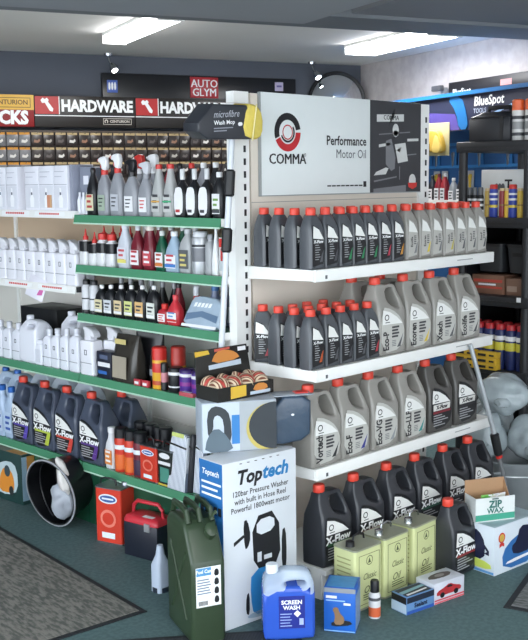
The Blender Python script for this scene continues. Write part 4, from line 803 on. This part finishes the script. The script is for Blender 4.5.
# wax carton with the small open carton on it
t = thing('carton', 'large white carton with navy bottle pictures on the floor at right', 'box', (.815, -.325, 0), R(-5))
w, d, h = .30, .165, .205
part('carton_body', lambda: rbox(-w/2, w/2, -d/2, d/2, 0, h, .002), mat('#cfd8e0', .4, var=.02), t)
NV = mat('#141a38', .5); BL = mat('#2f6aa8', .5)
for i, (pts, mm) in enumerate(((smooth([(-.09, .01), (.12, .01), (.14, .09), (.08, .15), (-.02, .14), (-.10, .09)], 1), BL), (smooth([(-.02, .06), (.10, .06), (.11, .11), (.08, .12), (.09, .17), (.02, .18), (.0, .12), (-.04, .10)], 1), NV), (smooth([(-.08, .03), (.12, .04), (.12, .05), (-.06, .045)], 1), LABW), (ell(-.105, .155, .022, .022), RED), (ell(-.105, .155, .016, .016), mat('#c9a84a', .5)), ([(-.12, .13), (-.105, .137), (-.09, .13), (-.09, .115), (-.105, .122), (-.12, .115)], RED))): part('front_print', plate(pts, -d/2-.0004*i), mm, t)
for i, (pts, mm) in enumerate(((smooth([(-.06, .02), (.07, .02), (.06, .05), (-.05, .06)], 1), mat('#c9d860', .5)), (smooth([(-.05, .06), (.03, .055), (.035, .13), (.0, .18), (-.045, .18), (-.055, .12)], 1), NV), (smooth([(.025, .13), (.055, .10), (.055, .08), (.03, .085), (.045, .095), (.03, .11)], 0), NV), (rect(-.08, .08, .004, .014), mat('#5f9ad0', .5)))): part('side_print', plate(pts, -w/2-.0004*i), mm, t, None, (0, 0, 0), (0, 0, -math.pi/2))
part('top_print', xf(plate(rect(-.145, .145, -.078, .078), 0), (0, 0, h), (-math.pi/2, 0, 0)), mat('#9fb4bc', .5, var=.15, scale=20), t)
t = thing('open_carton', 'small open white and green carton standing on the large white carton', 'box', (.762, -.300, .2065), R(-28)); t.scale = (1.22, 1.15, 1.2)
w, d, h = .15, .085, .085; ZW = mat('#d8dcda', .45, var=.03); BRN = mat('#a98462', .6)
part('carton_base', box(-w/2, w/2, -d/2, d/2, 0, .003), ZW, t)
fw = part('carton_wall', box(-w/2, w/2, -d/2, -d/2+.003, .003, h), ZW, t); part('carton_wall', box(-w/2, -w/2+.003, -d/2+.003, d/2-.003, .003, h), ZW, t)
part('carton_wall', box(-w/2, w/2, d/2-.003, d/2, .003, h+.045), BRN, t); part('carton_wall', outline([[(-d/2, .003), (d/2, .003), (d/2, h+.045), (0, h-.01), (-d/2, .02)]], .003, .001), BRN, t, None, (w/2, 0, 0), (0, 0, math.pi/2))
part('green_band', plate(rect(-w/2, w/2, .004, .026), -d/2), mat('#3f9a80', .5), fw)
text(fw, 'ZIP', .034, .0, .060, -d/2-.0006, mat('#2a6a60', .5), bold=.04); text(fw, 'WAX', .026, .0, .037, -d/2-.0006, mat('#2a6a60', .5), bold=.03)
part('small_print', plate(rect(-.012, .012, .077, .082), -d/2), mat('#4a5a58', .5), fw)
for i in range(3):
    c = thing('sachet', 'green and white sachet inside the small open carton, %s of three' % ('left', 'middle', 'right')[i], 'sachet', (.735+.03*i, -.305-.014*i, .212), R(-28+10*i), 'sachets in the open carton')
    part('sachet_body', lambda: outline([smooth([(-.028, 0), (.028, 0), (.03, .09), (.0, .098), (-.03, .09)], 1)], .012, .005), mat('#5fae4a', .4) if i == 0 else mat('#cfd0c4', .4), c); part('sachet_seal', box(-.028, .028, -.002, .002, .088, .1), mat('#7fc060', .4) if i == 0 else LABW, c)
# galvanised tub, bags and the long-handled tool
t = thing('tub', 'round galvanised metal tub on the floor at the right edge', 'tub', (1.47, .02, 0)); t.scale = (1.05, 1.05, 1.12)
GALV = mat('#a4aaad', .35, metal=.7, var=.2, scale=10)
part('tub_shell', lambda: lathe([(.16, 0), (.19, .245), (.185, .245), (.156, .006), (.001, .006), (.001, 0), (.16, 0)], 44), GALV, t)
part('rolled_rim', lambda: lathe([(.187, .240), (.196, .242), (.197, .252), (.189, .254), (.187, .240)], 44), GALV, t); part('hoop', lambda: lathe([(.186, .19), (.190, .194), (.187, .20), (.186, .19)], 44), GALV, t)
for sx in (-1, 1): part('ear_handle', tube([(sx*.188, -.05, .21), (sx*.225, -.04, .215), (sx*.23, 0, .215), (sx*.225, .04, .215), (sx*.188, .05, .21)], .006, 8), GALV, t)
BAG2 = mat('#a9b4b8', .14, var=.25, scale=16, bump=1.0, alpha=.8)
for i, (x, y, z, a, b, c, sd, am) in enumerate(((1.49, .10, .575, .11, .14, .10, 11, .12), (1.53, -.05, .36, .11, .12, .12, 23, .12), (1.43, .15, .36, .10, .10, .12, 31, .12), (1.63, .24, .42, .10, .10, .11, 41, .12))):
    t = thing('plastic_bag', ('inflated clear plastic bag on top of the heap behind the tub', 'clear plastic bag swelling out of the metal tub', 'clear plastic bag behind the long black-gripped pole', 'clear plastic bag at the back of the heap')[i], 'bag', (x, y, z), 0, 'clear plastic bags in the tub')
    part('bag_body', crumple(a, b, c, sd, 5, am*1.0, 1.5), BAG2, t); part('bag_neck', xf(crumple(a*.3, b*.3, c*.25, sd+1, 2, .3), (-a*.8, -b*.4, -c*.3)), BAG2, t)
t = thing('telescopic_pole', 'silver pole with black grip leaning against the right end of oil shelves', 'pole', (1.22, -.15, 0))
PA, PB, PC = Vector((-.20, .128, .885)), Vector((-.105, .055, .47)), Vector((-.08, .045, .365))
part('pole', tube([tuple(PA), tuple(PB)], .011, 12), mat('#b4b9bd', .3, metal=.6), t); part('grip', tube([tuple(PB), tuple(PB.lerp(PC, .05)), tuple(PC.lerp(PB, .05)), tuple(PC)], [.013, .021, .020, .014], 12), BLACK, t)
part('lower_shaft', tube([tuple(PC), (0, 0, 0)], .009, 10), mat('#8a8d90', .3, metal=.5), t); part('red_ring', tube([tuple(PC), tuple(PC+Vector((.004, -.002, -.012)))], .0155, 12), RED, t)
# wash mop with card-wrapped sponge head, beside the upright
t = thing('wash_mop', 'long-handled wash mop with yellow sponge head in dark packaging', 'mop', (-.262, .335, 0))
A, B = Vector((0, 0, 0)), Vector((.164, 0, 1.80))
part('pole', tube([tuple(A), tuple(B)], .0125, 12), mat('#c9ced4', .35), t)
for k0, k1 in ((.875, .925), (.755, .80)): part('grip', tube([tuple(A.lerp(B, k0-.004)), tuple(A.lerp(B, k0)), tuple(A.lerp(B, k1)), tuple(A.lerp(B, k1+.004))], [.014, .021, .021, .014], 12), BLACK, t)
hd = part('head_card', lambda: outline([[(-.17, .03), (-.13, .0), (.085, -.012), (.10, .06), (.06, .118), (-.10, .128), (-.17, .06)]], .10, .006), mat('#2f3137', .35), t, None, (.12, -.02, 1.795), (R(4), R(-4), R(-6)))
sg = part('sponge', lambda: outline([smooth([(.03, .008), (.095, -.018), (.135, .0), (.14, .075), (.11, .118), (.06, .125)], 1)], .112, .014), mat('#d6c05a', .7, var=.15, scale=40, bump=.4), t, None, (.12, -.02, 1.795), (R(4), R(-4), R(-6)))
part('sponge_band', tube([(.075, -.06, -.015), (.10, -.06, .12)], .003, 6), mat('#e2d69a', .5), sg)
text(hd, 'microfibre', .036, -.04, .088, -.0515, mat('#b9bcc4', .5), shear=.3, sx=.8); text(hd, 'Wash Mop', .022, -.05, .058, -.0515, PRINTW, bold=.02)
part('card_print', merge(*[plate(rect(-.10, -.01-.03*i, .036-i*.01, .04-i*.01), -.051) for i in range(2)]), mat('#8f929a', .5), hd); part('white_mark', plate(smooth(rect(.015, .035, .042, .056), 1), -.051), LABW, hd)
part('card_top', xf(plate(rect(-.10, .06, -.04, .04), 0), (0, 0, .1285), (-math.pi/2, R(2.6), 0)), mat('#b9a9a4', .4), hd)
# ---------------------------------------------------------------- mats
def mat_obj(name, label, corner, ang, lx, ly, m, bm, edge=.03, z=.006):
    t = thing(name, label, 'mat', (corner[0], corner[1], 0), ang)
    part('pile', box(min(0, lx)+edge, max(0, lx)-edge, min(0, ly)+edge, max(0, ly)-edge, .0005, z), m, t)
    x0, x1, y0, y1 = min(0, lx), max(0, lx), min(0, ly), max(0, ly)
    for g in (box(x0, x1, y0, y0+edge, .0004, z-.002), box(x0, x1, y1-edge, y1, .0004, z-.002), box(x0, x0+edge, y0+edge, y1-edge, .0004, z-.002), box(x1-edge, x1, y0+edge, y1-edge, .0004, z-.002)): part('rubber_edge', g, bm, t)
    return t
MATM = mat_mix('#585a55', '#827f78', 90, .95, .5, 'stripe'); RUB = mat('#1d2226', .7)
mat_obj('floor_mat', 'large grey-brown entrance mat with dark rubber edge at lower left', (-.548, .374), R(-6), -1.4, 2.0, MATM, RUB, .022)
mat_obj('floor_mat', 'dark ribbed rubber mat under the jerry can and cartons', (-.78, .262), R(-38), .66, -.9, mat_mix('#22262a', '#3a3f42', 60, .8, .6, 'wave'), RUB, .02, .004)
mat_obj('floor_mat', 'grey mat with dark edge at the right side of the floor', (.411, -.591), R(17), 1.6, -1.0, mat_mix('#4f5452', '#77797a', 90, .95, .5, 'stripe'), RUB, .025)
# ---------------------------------------------------------------- back wall: hook display, signs, mirror, spots
def bw(r1, off, z): p = ROOM @ Vector((r1, off, z)); return (p.x, p.y, p.z)
BRZ, RRZ = R(-20), R(-110)
t = thing('hook_display', 'dark hook-panel wall display under the hardware signs', 'display', bw(2.45, .27, 0), BRZ)
part('hook_panel', box(-1.17, 1.25, 0, .03, 0, 2.0), mat('#3a302a', .6), t)
for x in (-1.18, -.39, .355, 1.25): part('upright', box(x-.02, x+.02, -.004, .035, 0, 1.99), mat('#8a8278', .5), t)
for z in (1.99, 1.885, 1.78, 1.675): part('hook_rail', box(-1.16, 1.24, -.012, 0, z, z+.012), mat('#4a4038', .5), t)
CARDT = mat('#b09a70', .55); CARDO = mat('#c98a2c', .5); BAGK = mat('#2a2220', .3, var=.3, scale=60); BAGG = mat('#6d6d70', .3, var=.3, scale=60)
for row, z in enumerate((1.992, 1.887, 1.782)):
    n = 0
    for k in range(21):
        r1 = 3.10-.0865*k
        lk = r1 > 2.87
        x = bw(r1, .293+.006*(k % 2), z-.1)
        t = thing('hanging_pack', '%s, %s from left, %s row of hook display' % ('orange-topped lock pack' if lk else 'hardware pack with tan header', ORD[n], ('top', 'second', 'third')[row]), 'pack', x, BRZ+R(random.uniform(-5, 5)), 'hardware packs on hooks'); n += 1
        part('bag', lambda: outline([[(-.041, .0), (.041, .0), (.041, .078), (-.041, .078)]], .016, .004, 1), BAGG if lk else BAGK, t, 'pk_bag')
        part('header_card', lambda: box(-.037, .037, -.002, .002, .076, .094), CARDO if lk else CARDT, t, 'pk_card')
        cm = [mat('#b9b4aa', .3, metal=.5), mat('#8f6a54', .4), mat('#d3d0ca', .4), mat('#5a5350', .4)][(k*7+row*3) % 4 if not lk else 2]
        part('contents', lambda: plate([(-.024, .024), (.006, .020), (.022, .034), (.016, .05), (.004, .038), (-.02, .044)], -.0082, .002), cm, t, 'pk_c')
        part('hook', lambda: tube([(0, .03, .09), (0, -.03, .088), (0, -.034, .094)], .002, 5), CHROME, t, 'pk_hook')
def hw_sign(r0, r1, label, first):
    w = r1-r0
    t = thing('sign_board', label, 'sign', bw(r1, .30, 2.025), BRZ)
    part('board', lambda: rbox(0, w-.006, 0, .05, 0, .222, .003), mat('#1a1512', .4), t)
    part('white_line', plate(rect(.0, w-.008, .078, .084), -.0), PRINTW, t)
    tl = part('red_tile', plate(rect(.004, .175, .092, .215), 0, .0012), mat('#b22a2a', .45), t); part('tile_edge', plate(rect(.175, .181, .09, .217), 0, .0012), PRINTW, t)
    part('bolt_mark', plate([(.045, .188), (.06, .205), (.075, .195), (.09, .205), (.104, .19), (.098, .178), (.135, .128), (.128, .108), (.108, .115), (.075, .17), (.055, .168)], -.0012), PRINTW, tl)
    text(t, 'HARDWARE', .112, .192, .148, 0, PRINTW, align='LEFT', bold=.045, sx=.86)
    lg = part('maker_plate', merge(*[plate(q, 0) for q in (rect(.50, .715, .022, .025), rect(.50, .715, .063, .066), rect(.50, .503, .025, .063), rect(.712, .715, .025, .063))]), mat('#cfc9bf', .5), t)
    text(lg, 'CENTURION', .026, .625, .044, -.0002, mat('#cfc9bf', .5), bold=.02); part('maker_mark', arc_band(.523, .044, .007, .014, -60, 240, -.0005), mat('#cfc9bf', .5), lg)
hw_sign(2.10, 2.848, 'black HARDWARE sign with red bolt tile, left of the two', 0); hw_sign(1.352, 2.10, 'black HARDWARE sign partly behind the mop head, right of the two', 1)
t = thing('sign_board', 'yellow and red LOCKS sign at the left edge', 'sign', bw(3.60, .30, 2.025), BRZ)
part('board', lambda: rbox(0, .748, 0, .05, 0, .222, .003), mat('#8c1f22', .4), t)
part('yellow_panel', plate(rect(.0, .748, .118, .222), 0, .0012), mat('#d9aa38', .4), t)
text(t, 'LOCKS', .125, .705, .060, 0, PRINTW, align='RIGHT', bold=.05, sx=.9); text(t, 'CENTURION', .046, .575, .168, -.0012, mat('#5a4118', .5), bold=.02)
part('yellow_border', merge(*[plate(q, -.0012) for q in (rect(.42, .725, .133, .137), rect(.42, .725, .198, .202), rect(.721, .725, .137, .198))]), mat('#5a4118', .5), t)
t = thing('sign_board', 'long black fascia board high on the dark back wall', 'sign', bw(2.27, .045, 2.10), BRZ)
part('board', lambda: rbox(0, 1.63, 0, .04, 0, .345, .004), mat('#15171c', .3, var=.1, scale=3), t)
t = thing('sign_plate', 'red and white car-polish logo plate on the black fascia board', 'sign', bw(1.565, .042, 2.275), BRZ)
part('plate', lambda: rbox(0, .235, -.012, 0, 0, .16, .002), mat('#b32a33', .4), t); text(t, 'AUTO', .085, .118, .108, -.0125, PRINTW, dup=.02, sx=.95); text(t, 'GLYM', .085, .118, .040, -.0125, PRINTW, dup=.02, sx=.92)
t = thing('sign_plate', 'small blue and white logo sticker on the black fascia board', 'sign', bw(2.235, .042, 2.30), BRZ)
part('plate', lambda: rbox(0, .082, -.008, 0, 0, .092, .002), mat('#4a67b8', .4), t); part('white_mark', merge(*[plate(smooth(rect(.010+i*.022, .026+i*.022, .02, .075), 1), -.008) for i in range(3)]), PRINTW, t)
t = thing('sign_plate', 'small pale sticker at the right end of the black fascia board', 'sign', bw(.83, .042, 2.345), BRZ)
part('plate', lambda: rbox(0, .075, -.006, 0, 0, .07, .002), mat('#b9b3d0', .4), t); part('print', plate(rect(.015, .06, .03, .045), -.006), mat('#6b62a0', .5), t)
t = thing('convex_mirror', 'round convex security mirror high in the back corner', 'mirror', bw(.285, .09, 2.265), BRZ+R(-14)); t.scale = (1.1, 1.1, 1.1)
part('mirror_face', lambda: xf(lathe([(.001, .075), (.04, .0735), (.08, .068), (.12, .058), (.155, .045), (.185, .028), (.205, .012), (.205, .002), (.001, .002)], 48), (0, 0, 0), (math.pi/2, 0, 0)), mat('#e6e9ee', .03, metal=1, var=0), t)
part('rubber_rim', lambda: xf(lathe([(.203, 0), (.222, 0), (.226, .012), (.218, .022), (.203, .018), (.203, 0)], 48), (0, 0, 0), (math.pi/2, 0, 0)), BLACK, t)
part('wall_bracket', box(-.03, .03, 0, .085, -.03, .03), BLACK, t)
def spot(r1, off, ang, label):
    t = thing('spotlight', label, 'light', bw(r1, off, CEIL), BRZ, 'ceiling spotlights')
    part('ceiling_plate', lambda: lathe([(.03, -.018), (.032, 0)], 16), CHROME, t, 'spl')
    part('stem', tube([(0, 0, -.018), (.005, -.01, -.06), (.02, -.02, -.085)], .006, 8), CHROME, t, 'sst')
    hd = part('lamp_head', lambda: xf(lathe([(.018, 0), (.03, .03), (.033, .06), (.028, .06), (.001, .05)], 18), (.02, -.02, -.082), (R(35), R(165), 0)), CHROME, t, 'shd')
    part('bulb', lambda: xf(lathe([(.026, .052), (.022, .062), (.001, .066)], 18), (.02, -.02, -.082), (R(35), R(165), 0)), mat('#ffffff', .3, var=0, emit=14), hd, 'sbl')
spot(2.235, .10, 0, 'small chrome ceiling spotlight left, above the black fascia board'); spot(.52, .10, 0, 'small chrome ceiling spotlight right, beside the convex mirror')
# ---------------------------------------------------------------- right wall: tool display
def rw(r2, off, z): p = ROOM @ Vector((off, r2, z)); return (p.x, p.y, p.z)
BLUE = mat('#20639c', .35); NAVY = mat('#23283f', .4)
t = thing('tool_display', 'blue tool display with dark header along the right wall', 'display', rw(1.0, .02, 0), RRZ)
part('back_board', box(0, 2.2, -.03, 0, .2, 2.16), mat('#2f5f96', .5), t)
cn = part('canopy', box(-.3, 2.2, -.42, -.02, 2.165, 2.19), BLUE, t)
hd = part('header_board', box(-.3, 2.2, -.40, -.385, 1.94, 2.165), NAVY, t)
part('purple_sweep', plate([(.3, 1.945), (1.0, 1.945), (.95, 2.05), (.3, 2.10)], -.40), mat('#4a3f86', .45), hd); part('light_sweep', plate([(1.22, 1.99), (1.6, 2.08), (1.6, 2.095), (1.2, 2.0)], -.40), mat('#8fb4dc', .45), hd)
part('blue_fin', plate(smooth([(.86, 2.165), (1.02, 2.165), (1.08, 2.05), (1.10, 1.945), (1.0, 1.945), (.97, 2.06)], 1), -.401, .004), BLUE, hd)
text(hd, 'BlueSpot', .085, 1.31, 2.115, -.4015, PRINTW, bold=.02, shear=.1); text(hd, 'TOOLS', .042, 1.22, 2.055, -.4015, mat('#b9c4d8', .5))
for z in (1.86, 1.70, 1.54): part('hook_rail', box(0, 2.2, -.05, -.03, z, z+.02), mat('#3a86c8', .4), t)
for k in range(26):
    z = (1.83, 1.67, 1.51)[k % 3]; x = .12+.105*(k//1 % 20)
    c = thing('tool_card', 'carded hand tool hanging on the blue tool display, %s along' % ORD[k], 'tool', rw(1.0+x, .06, z-.13), RRZ, 'carded tools on the blue display')
    part('card', lambda: box(-.038, .038, -.003, 0, 0, .14), [mat('#2b6fae', .5), mat('#3a3d46', .5), mat('#a9b0b8', .5)][(k*5) % 3], c, 'tcard'); part('tool_shape', lambda: outline([smooth([(-.008, .01), (.008, .01), (.01, .07), (.022, .11), (.0, .12), (-.02, .10), (-.01, .07)], 1)], .012, .003), [STEEL, mat('#d0b040', .4), mat('#2a2c30', .4)][k % 3], c, 'ttool', (0, -.008, 0))
t = thing('sign_board', 'long black fascia on the white right wall above the blue canopy', 'sign', rw(1.36, .03, 2.195), RRZ)
part('board', lambda: rbox(0, 2.2, -.03, 0, 0, .12, .003), mat('#1b1a1f', .4), t); text(t, 'BlueSpot', .06, .16, .045, -.0305, PRINTW, bold=.02); text(t, 'BlueSpot', .06, 1.0, .06, -.0305, PRINTW, bold=.02)
part('red_logo', plate(rect(.60, .72, .05, .09), -.03), mat('#c08a8a', .5), t)
t = thing('camera_bracket', 'small grey security camera bracket at the left end of the black fascia', 'camera', rw(1.27, .02, 2.19), RRZ)
part('bracket', box(-.02, .02, -.03, 0, 0, .10), mat('#8a8c90', .4), t); part('camera_body', lambda: rbox(-.09, .02, -.07, -.03, .075, .115, .006), mat('#55565a', .4), t)
t = thing('sponge_pack', 'yellow chamois in a clear hanging pack beside the motor oil sign', 'pack', rw(1.80, .46, 1.80), RRZ+R(20))
part('backing', lambda: rbox(-.10, .10, 0, .006, -.02, .20, .002), mat('#b3aa80', .4), t); part('chamois', lambda: outline([smooth([(-.09, 0), (-.02, .01), (.05, -.01), (.09, .02), (.06, .12), (.03, .15), (-.09, .15)], 1)], .05, .012), mat('#c9a440', .6, var=.12, scale=20), t, None, (0, -.03, 0)); part('fold', lambda: outline([smooth([(.0, .0), (.06, -.005), (.085, .02), (.05, .10), (.03, .12)], 1)], .03, .008), mat('#d6b960', .6), t, None, (0, -.06, 0)); part('dark_corner', plate(rect(-.09, -.02, .005, .06), -.056, .002), BLACK, t)
# ---------------------------------------------------------------- black rack
BLR = mat('#1c1d21', .5, var=.1)
t = thing('storage_rack', 'black plastic storage rack with four shelves behind the oil display', 'rack', (0, 0, 0))
RX0, RX1, RY0, RY1 = 1.90, 2.55, .215, .665
LV = (1.82, 1.417, .997, .598, .12)
for z in LV:
    sh = part('shelf', lambda: rbox(RX0-.01, RX1, RY0-.01, RY1, z-.055, z, .006), BLR, t)
    part('shelf_groove', box(RX0-.012, RX0-.0095, RY0+.03, RY1-.03, z-.036, z-.024), BLACK, sh)
part('shade_sheet', box(RX1-.012, RX1-.006, RY0, RY1, .12, 1.39), BLR, t)  # added black sheet standing in for the darkness behind the lower shelves
for y in (RY0, RY1-.008): part('side_sheet', box(RX0+.05, RX1-.014, y, y+.006, .12, 1.36), BLR, t)
for x in (RX0+.02, RX1-.03):
    for y in (RY0+.02, RY1-.03): part('post', lathe([(.024, 0), (.024, 1.80)], 14, x, y), BLR, t)
for z in (1.02, .57): part('price_dot', box(RX0-.0135, RX0-.011, RY0+.03, RY0+.055, z-.045, z-.02), LABW, t)
t = thing('power_tool_case', 'black tool case with handle on top of the storage rack', 'case', (2.06, .50, 1.82), FACE_S)
part('case_body', lambda: rbox(-.125, .13, -.11, .11, 0, .125, .008), mat('#222429', .4), t); part('case_lid', lambda: loft([(.125, .128, .108, 8), (.132, .13, .11, 8), (.15, .09, .08, 6), (.158, .085, .07, 6)], 32), mat('#1a1b20', .35), t); part('handle', tube([(-.07, 0, .155), (-.065, 0, .185), (.065, 0, .185), (.07, 0, .155)], .012, 8), BLACK, t); part('label_plate', xf(plate(rect(-.05, .05, -.012, .012), 0), (0, -.06, .1505), (-R(60), 0, 0)), mat('#2f5fa8', .5), t); part('strap', box(.07, .09, -.1125, -.108, 0, .13), BLACK, t)
G = 'orange-capped cans on the storage rack'
for i, y in enumerate((.350, .272)):
    can((2.0, y, 1.82), 'white spray can with orange cap, %s on top of the storage rack' % ('left', 'right')[i], G, mat('#d0cfcc', .35), mat('#e0622e', .4), .033, .215, .055, ((.12, .2, PK), (.28, .46, mat('#8f8f8f', .4)), (.52, .6, PK)), capr=.98)
G = 'sealant tubes on the storage rack'
for i, (y, c, k) in enumerate(((.500, '#b89a4a', 0), (.463, '#2a3f9a', 1), (.410, '#8a2a2e', 0), (.378, '#d8b040', 0), (.345, '#2a3f9a', 1), (.300, '#c9a838', 0))):
    can((1.955, y, 1.417), '%s cartridge tube, %s from the left on the storage rack' % (('tan', 'blue and yellow red-capped', 'dark red', 'yellow', 'blue red-capped', 'gold')[i], ORD[i]), G, mat(c, .4), RED if k else mat('#c9b48a', .4), .0225 if k else .016, .175 if k else .155, .022 if k else .012, ((.3, .38, mat('#d8c040', .4)), (.52, .58, LABW), (.68, .74, LABW)) if k else ((.4, .45, mat('#8a6a2a', .4)),), name='sealant_tube', cat='tube', capr=.9)
G = 'black cans with white bands on the storage rack'
for i, y in enumerate((.625, .590, .552)):
    can((1.965, y, 1.417), 'black can with white bands, %s beside the sealant tubes' % ORD[i], G, BLACK, mat('#6b6d70', .4), .0175, .16, .04, ((.15, .24, LABW), (.36, .44, LABW), (.55, .62, LABW)), capr=.8)
t = carton((2.22, .44, 1.417), 'large white carton at the back of the storage rack, lettered T', None, .42, .2, .255, mat('#d0d3d2', .45), front=[(rect(.06, .15, .19, .215), mat('#6f7f9a', .5))]); text(t, 'T', .075, -.035, .17, -.1008, PRINTK, bold=.03); part('script_print', merge(*[plate(ell(-.11+.02*i, .16, .012, .02, 10), -.1, .0012) for i in range(3)]), mat('#55585c', .5), t)
carton((2.05, .50, .997), 'brown and red carton on the third shelf of the storage rack', None, .20, .16, .105, mat('#7d5a48', .5), front=[(rect(-.09, .09, .065, .08), mat('#b8483a', .5)), (rect(-.09, .09, .03, .042), mat('#b8483a', .5)), (rect(-.06, .05, .048, .058), LABW)])
carton((2.05, .345, .997), 'plain brown carton at the right of the third rack shelf', None, .10, .14, .09, mat('#7a5c4c', .5), front=[(rect(-.04, .02, .02, .05), mat('#a08a7c', .5))])
G = 'navy spray cans on the storage rack'
NVY = mat('#1e2a5c', .35)
for i, y in enumerate((.602, .536, .470, .404, .338, .272)):
    can((1.955, y, .598), 'navy and yellow spray can with red cap, %s from left on fourth rack shelf' % ORD[i], G, NVY, mat('#b5262c', .4), .031, .245, .03, ((.42, .60, mat('#c9c040', .4)), (.64, .74, LABW)), capr=.82)
    can((2.03, y, .598), 'navy and yellow spray can, %s in the second row of fourth rack shelf' % ORD[i], G, NVY, mat('#b5262c', .4), .031, .245, .03, ((.42, .60, mat('#c9c040', .4)), (.64, .74, LABW)), capr=.82)
G = 'yellow and black packs on the storage rack'
for i in range(6):
    y, z = .575-.14*(i % 2), .5985+.032*(i//2)
    carton((1.885, y, z), 'yellow and black pack, %s level of the %s stack before navy cans' % (('bottom', 'middle', 'top')[i//2], ('left', 'right')[i % 2]), G, .125, .05, .031, mat('#d0a832', .45), front=[(rect(-.05, .0, .008, .022), PRINTK), (rect(.02, .05, .01, .02), PRINTK)], name='pack')
for i, (y, dz) in enumerate(((.52, .20), (.33, .22))):
    t = thing('storage_crate', 'black plastic crate hanging under the second rack shelf, %s' % ('left one', 'right one')[i], 'crate', (2.12, y, 1.115), FACE_S, 'black crates on the rack')
    part('crate_body', lambda: loft([(0, .075, .10, 8), (.14, .085, .115, 8)], 28), mat('#2a2c30', .45), t); part('crate_rim', lambda: loft([(.14, .09, .12, 8), (.155, .09, .12, 8)], 28), BLR, t)
    part('finger_slot', plate(rect(-.04, .04, .09, .11), -.112, .004), BLACK, t)

# bottles on the little shelf of the tool display
t = thing('wall_shelf', 'narrow white shelf with bottles on the blue tool display', 'shelf', rw(1.78, .30, 1.46), RRZ)
part('shelf_board', box(-.3, .3, -.10, .24, -.02, 0), SHELFW, t); part('shelf_lip', box(-.3, .3, -.105, -.10, -.02, .02), SHELFW, t)
for i, (dx, c, k, h) in enumerate(((-.17, '#26282e', '#26282e', .19), (-.09, '#8a2430', '#55181f', .20), (-.02, '#a8323c', '#c9ccd0', .20), (.08, '#9aa0a6', '#d3d6d8', .17), (.17, '#2a2c33', '#c9302a', .19))):
    flat_bottle(rw(1.78+dx, .36, 1.46), '%s bottle on the narrow shelf of the blue tool display' % ('black', 'dark red', 'bright red', 'grey', 'red-capped black')[i], 'bottles on the tool display shelf', mat(c, .35), mat(k, .4), h, .066, .05, (LABW, PK), RRZ, neck=.7)
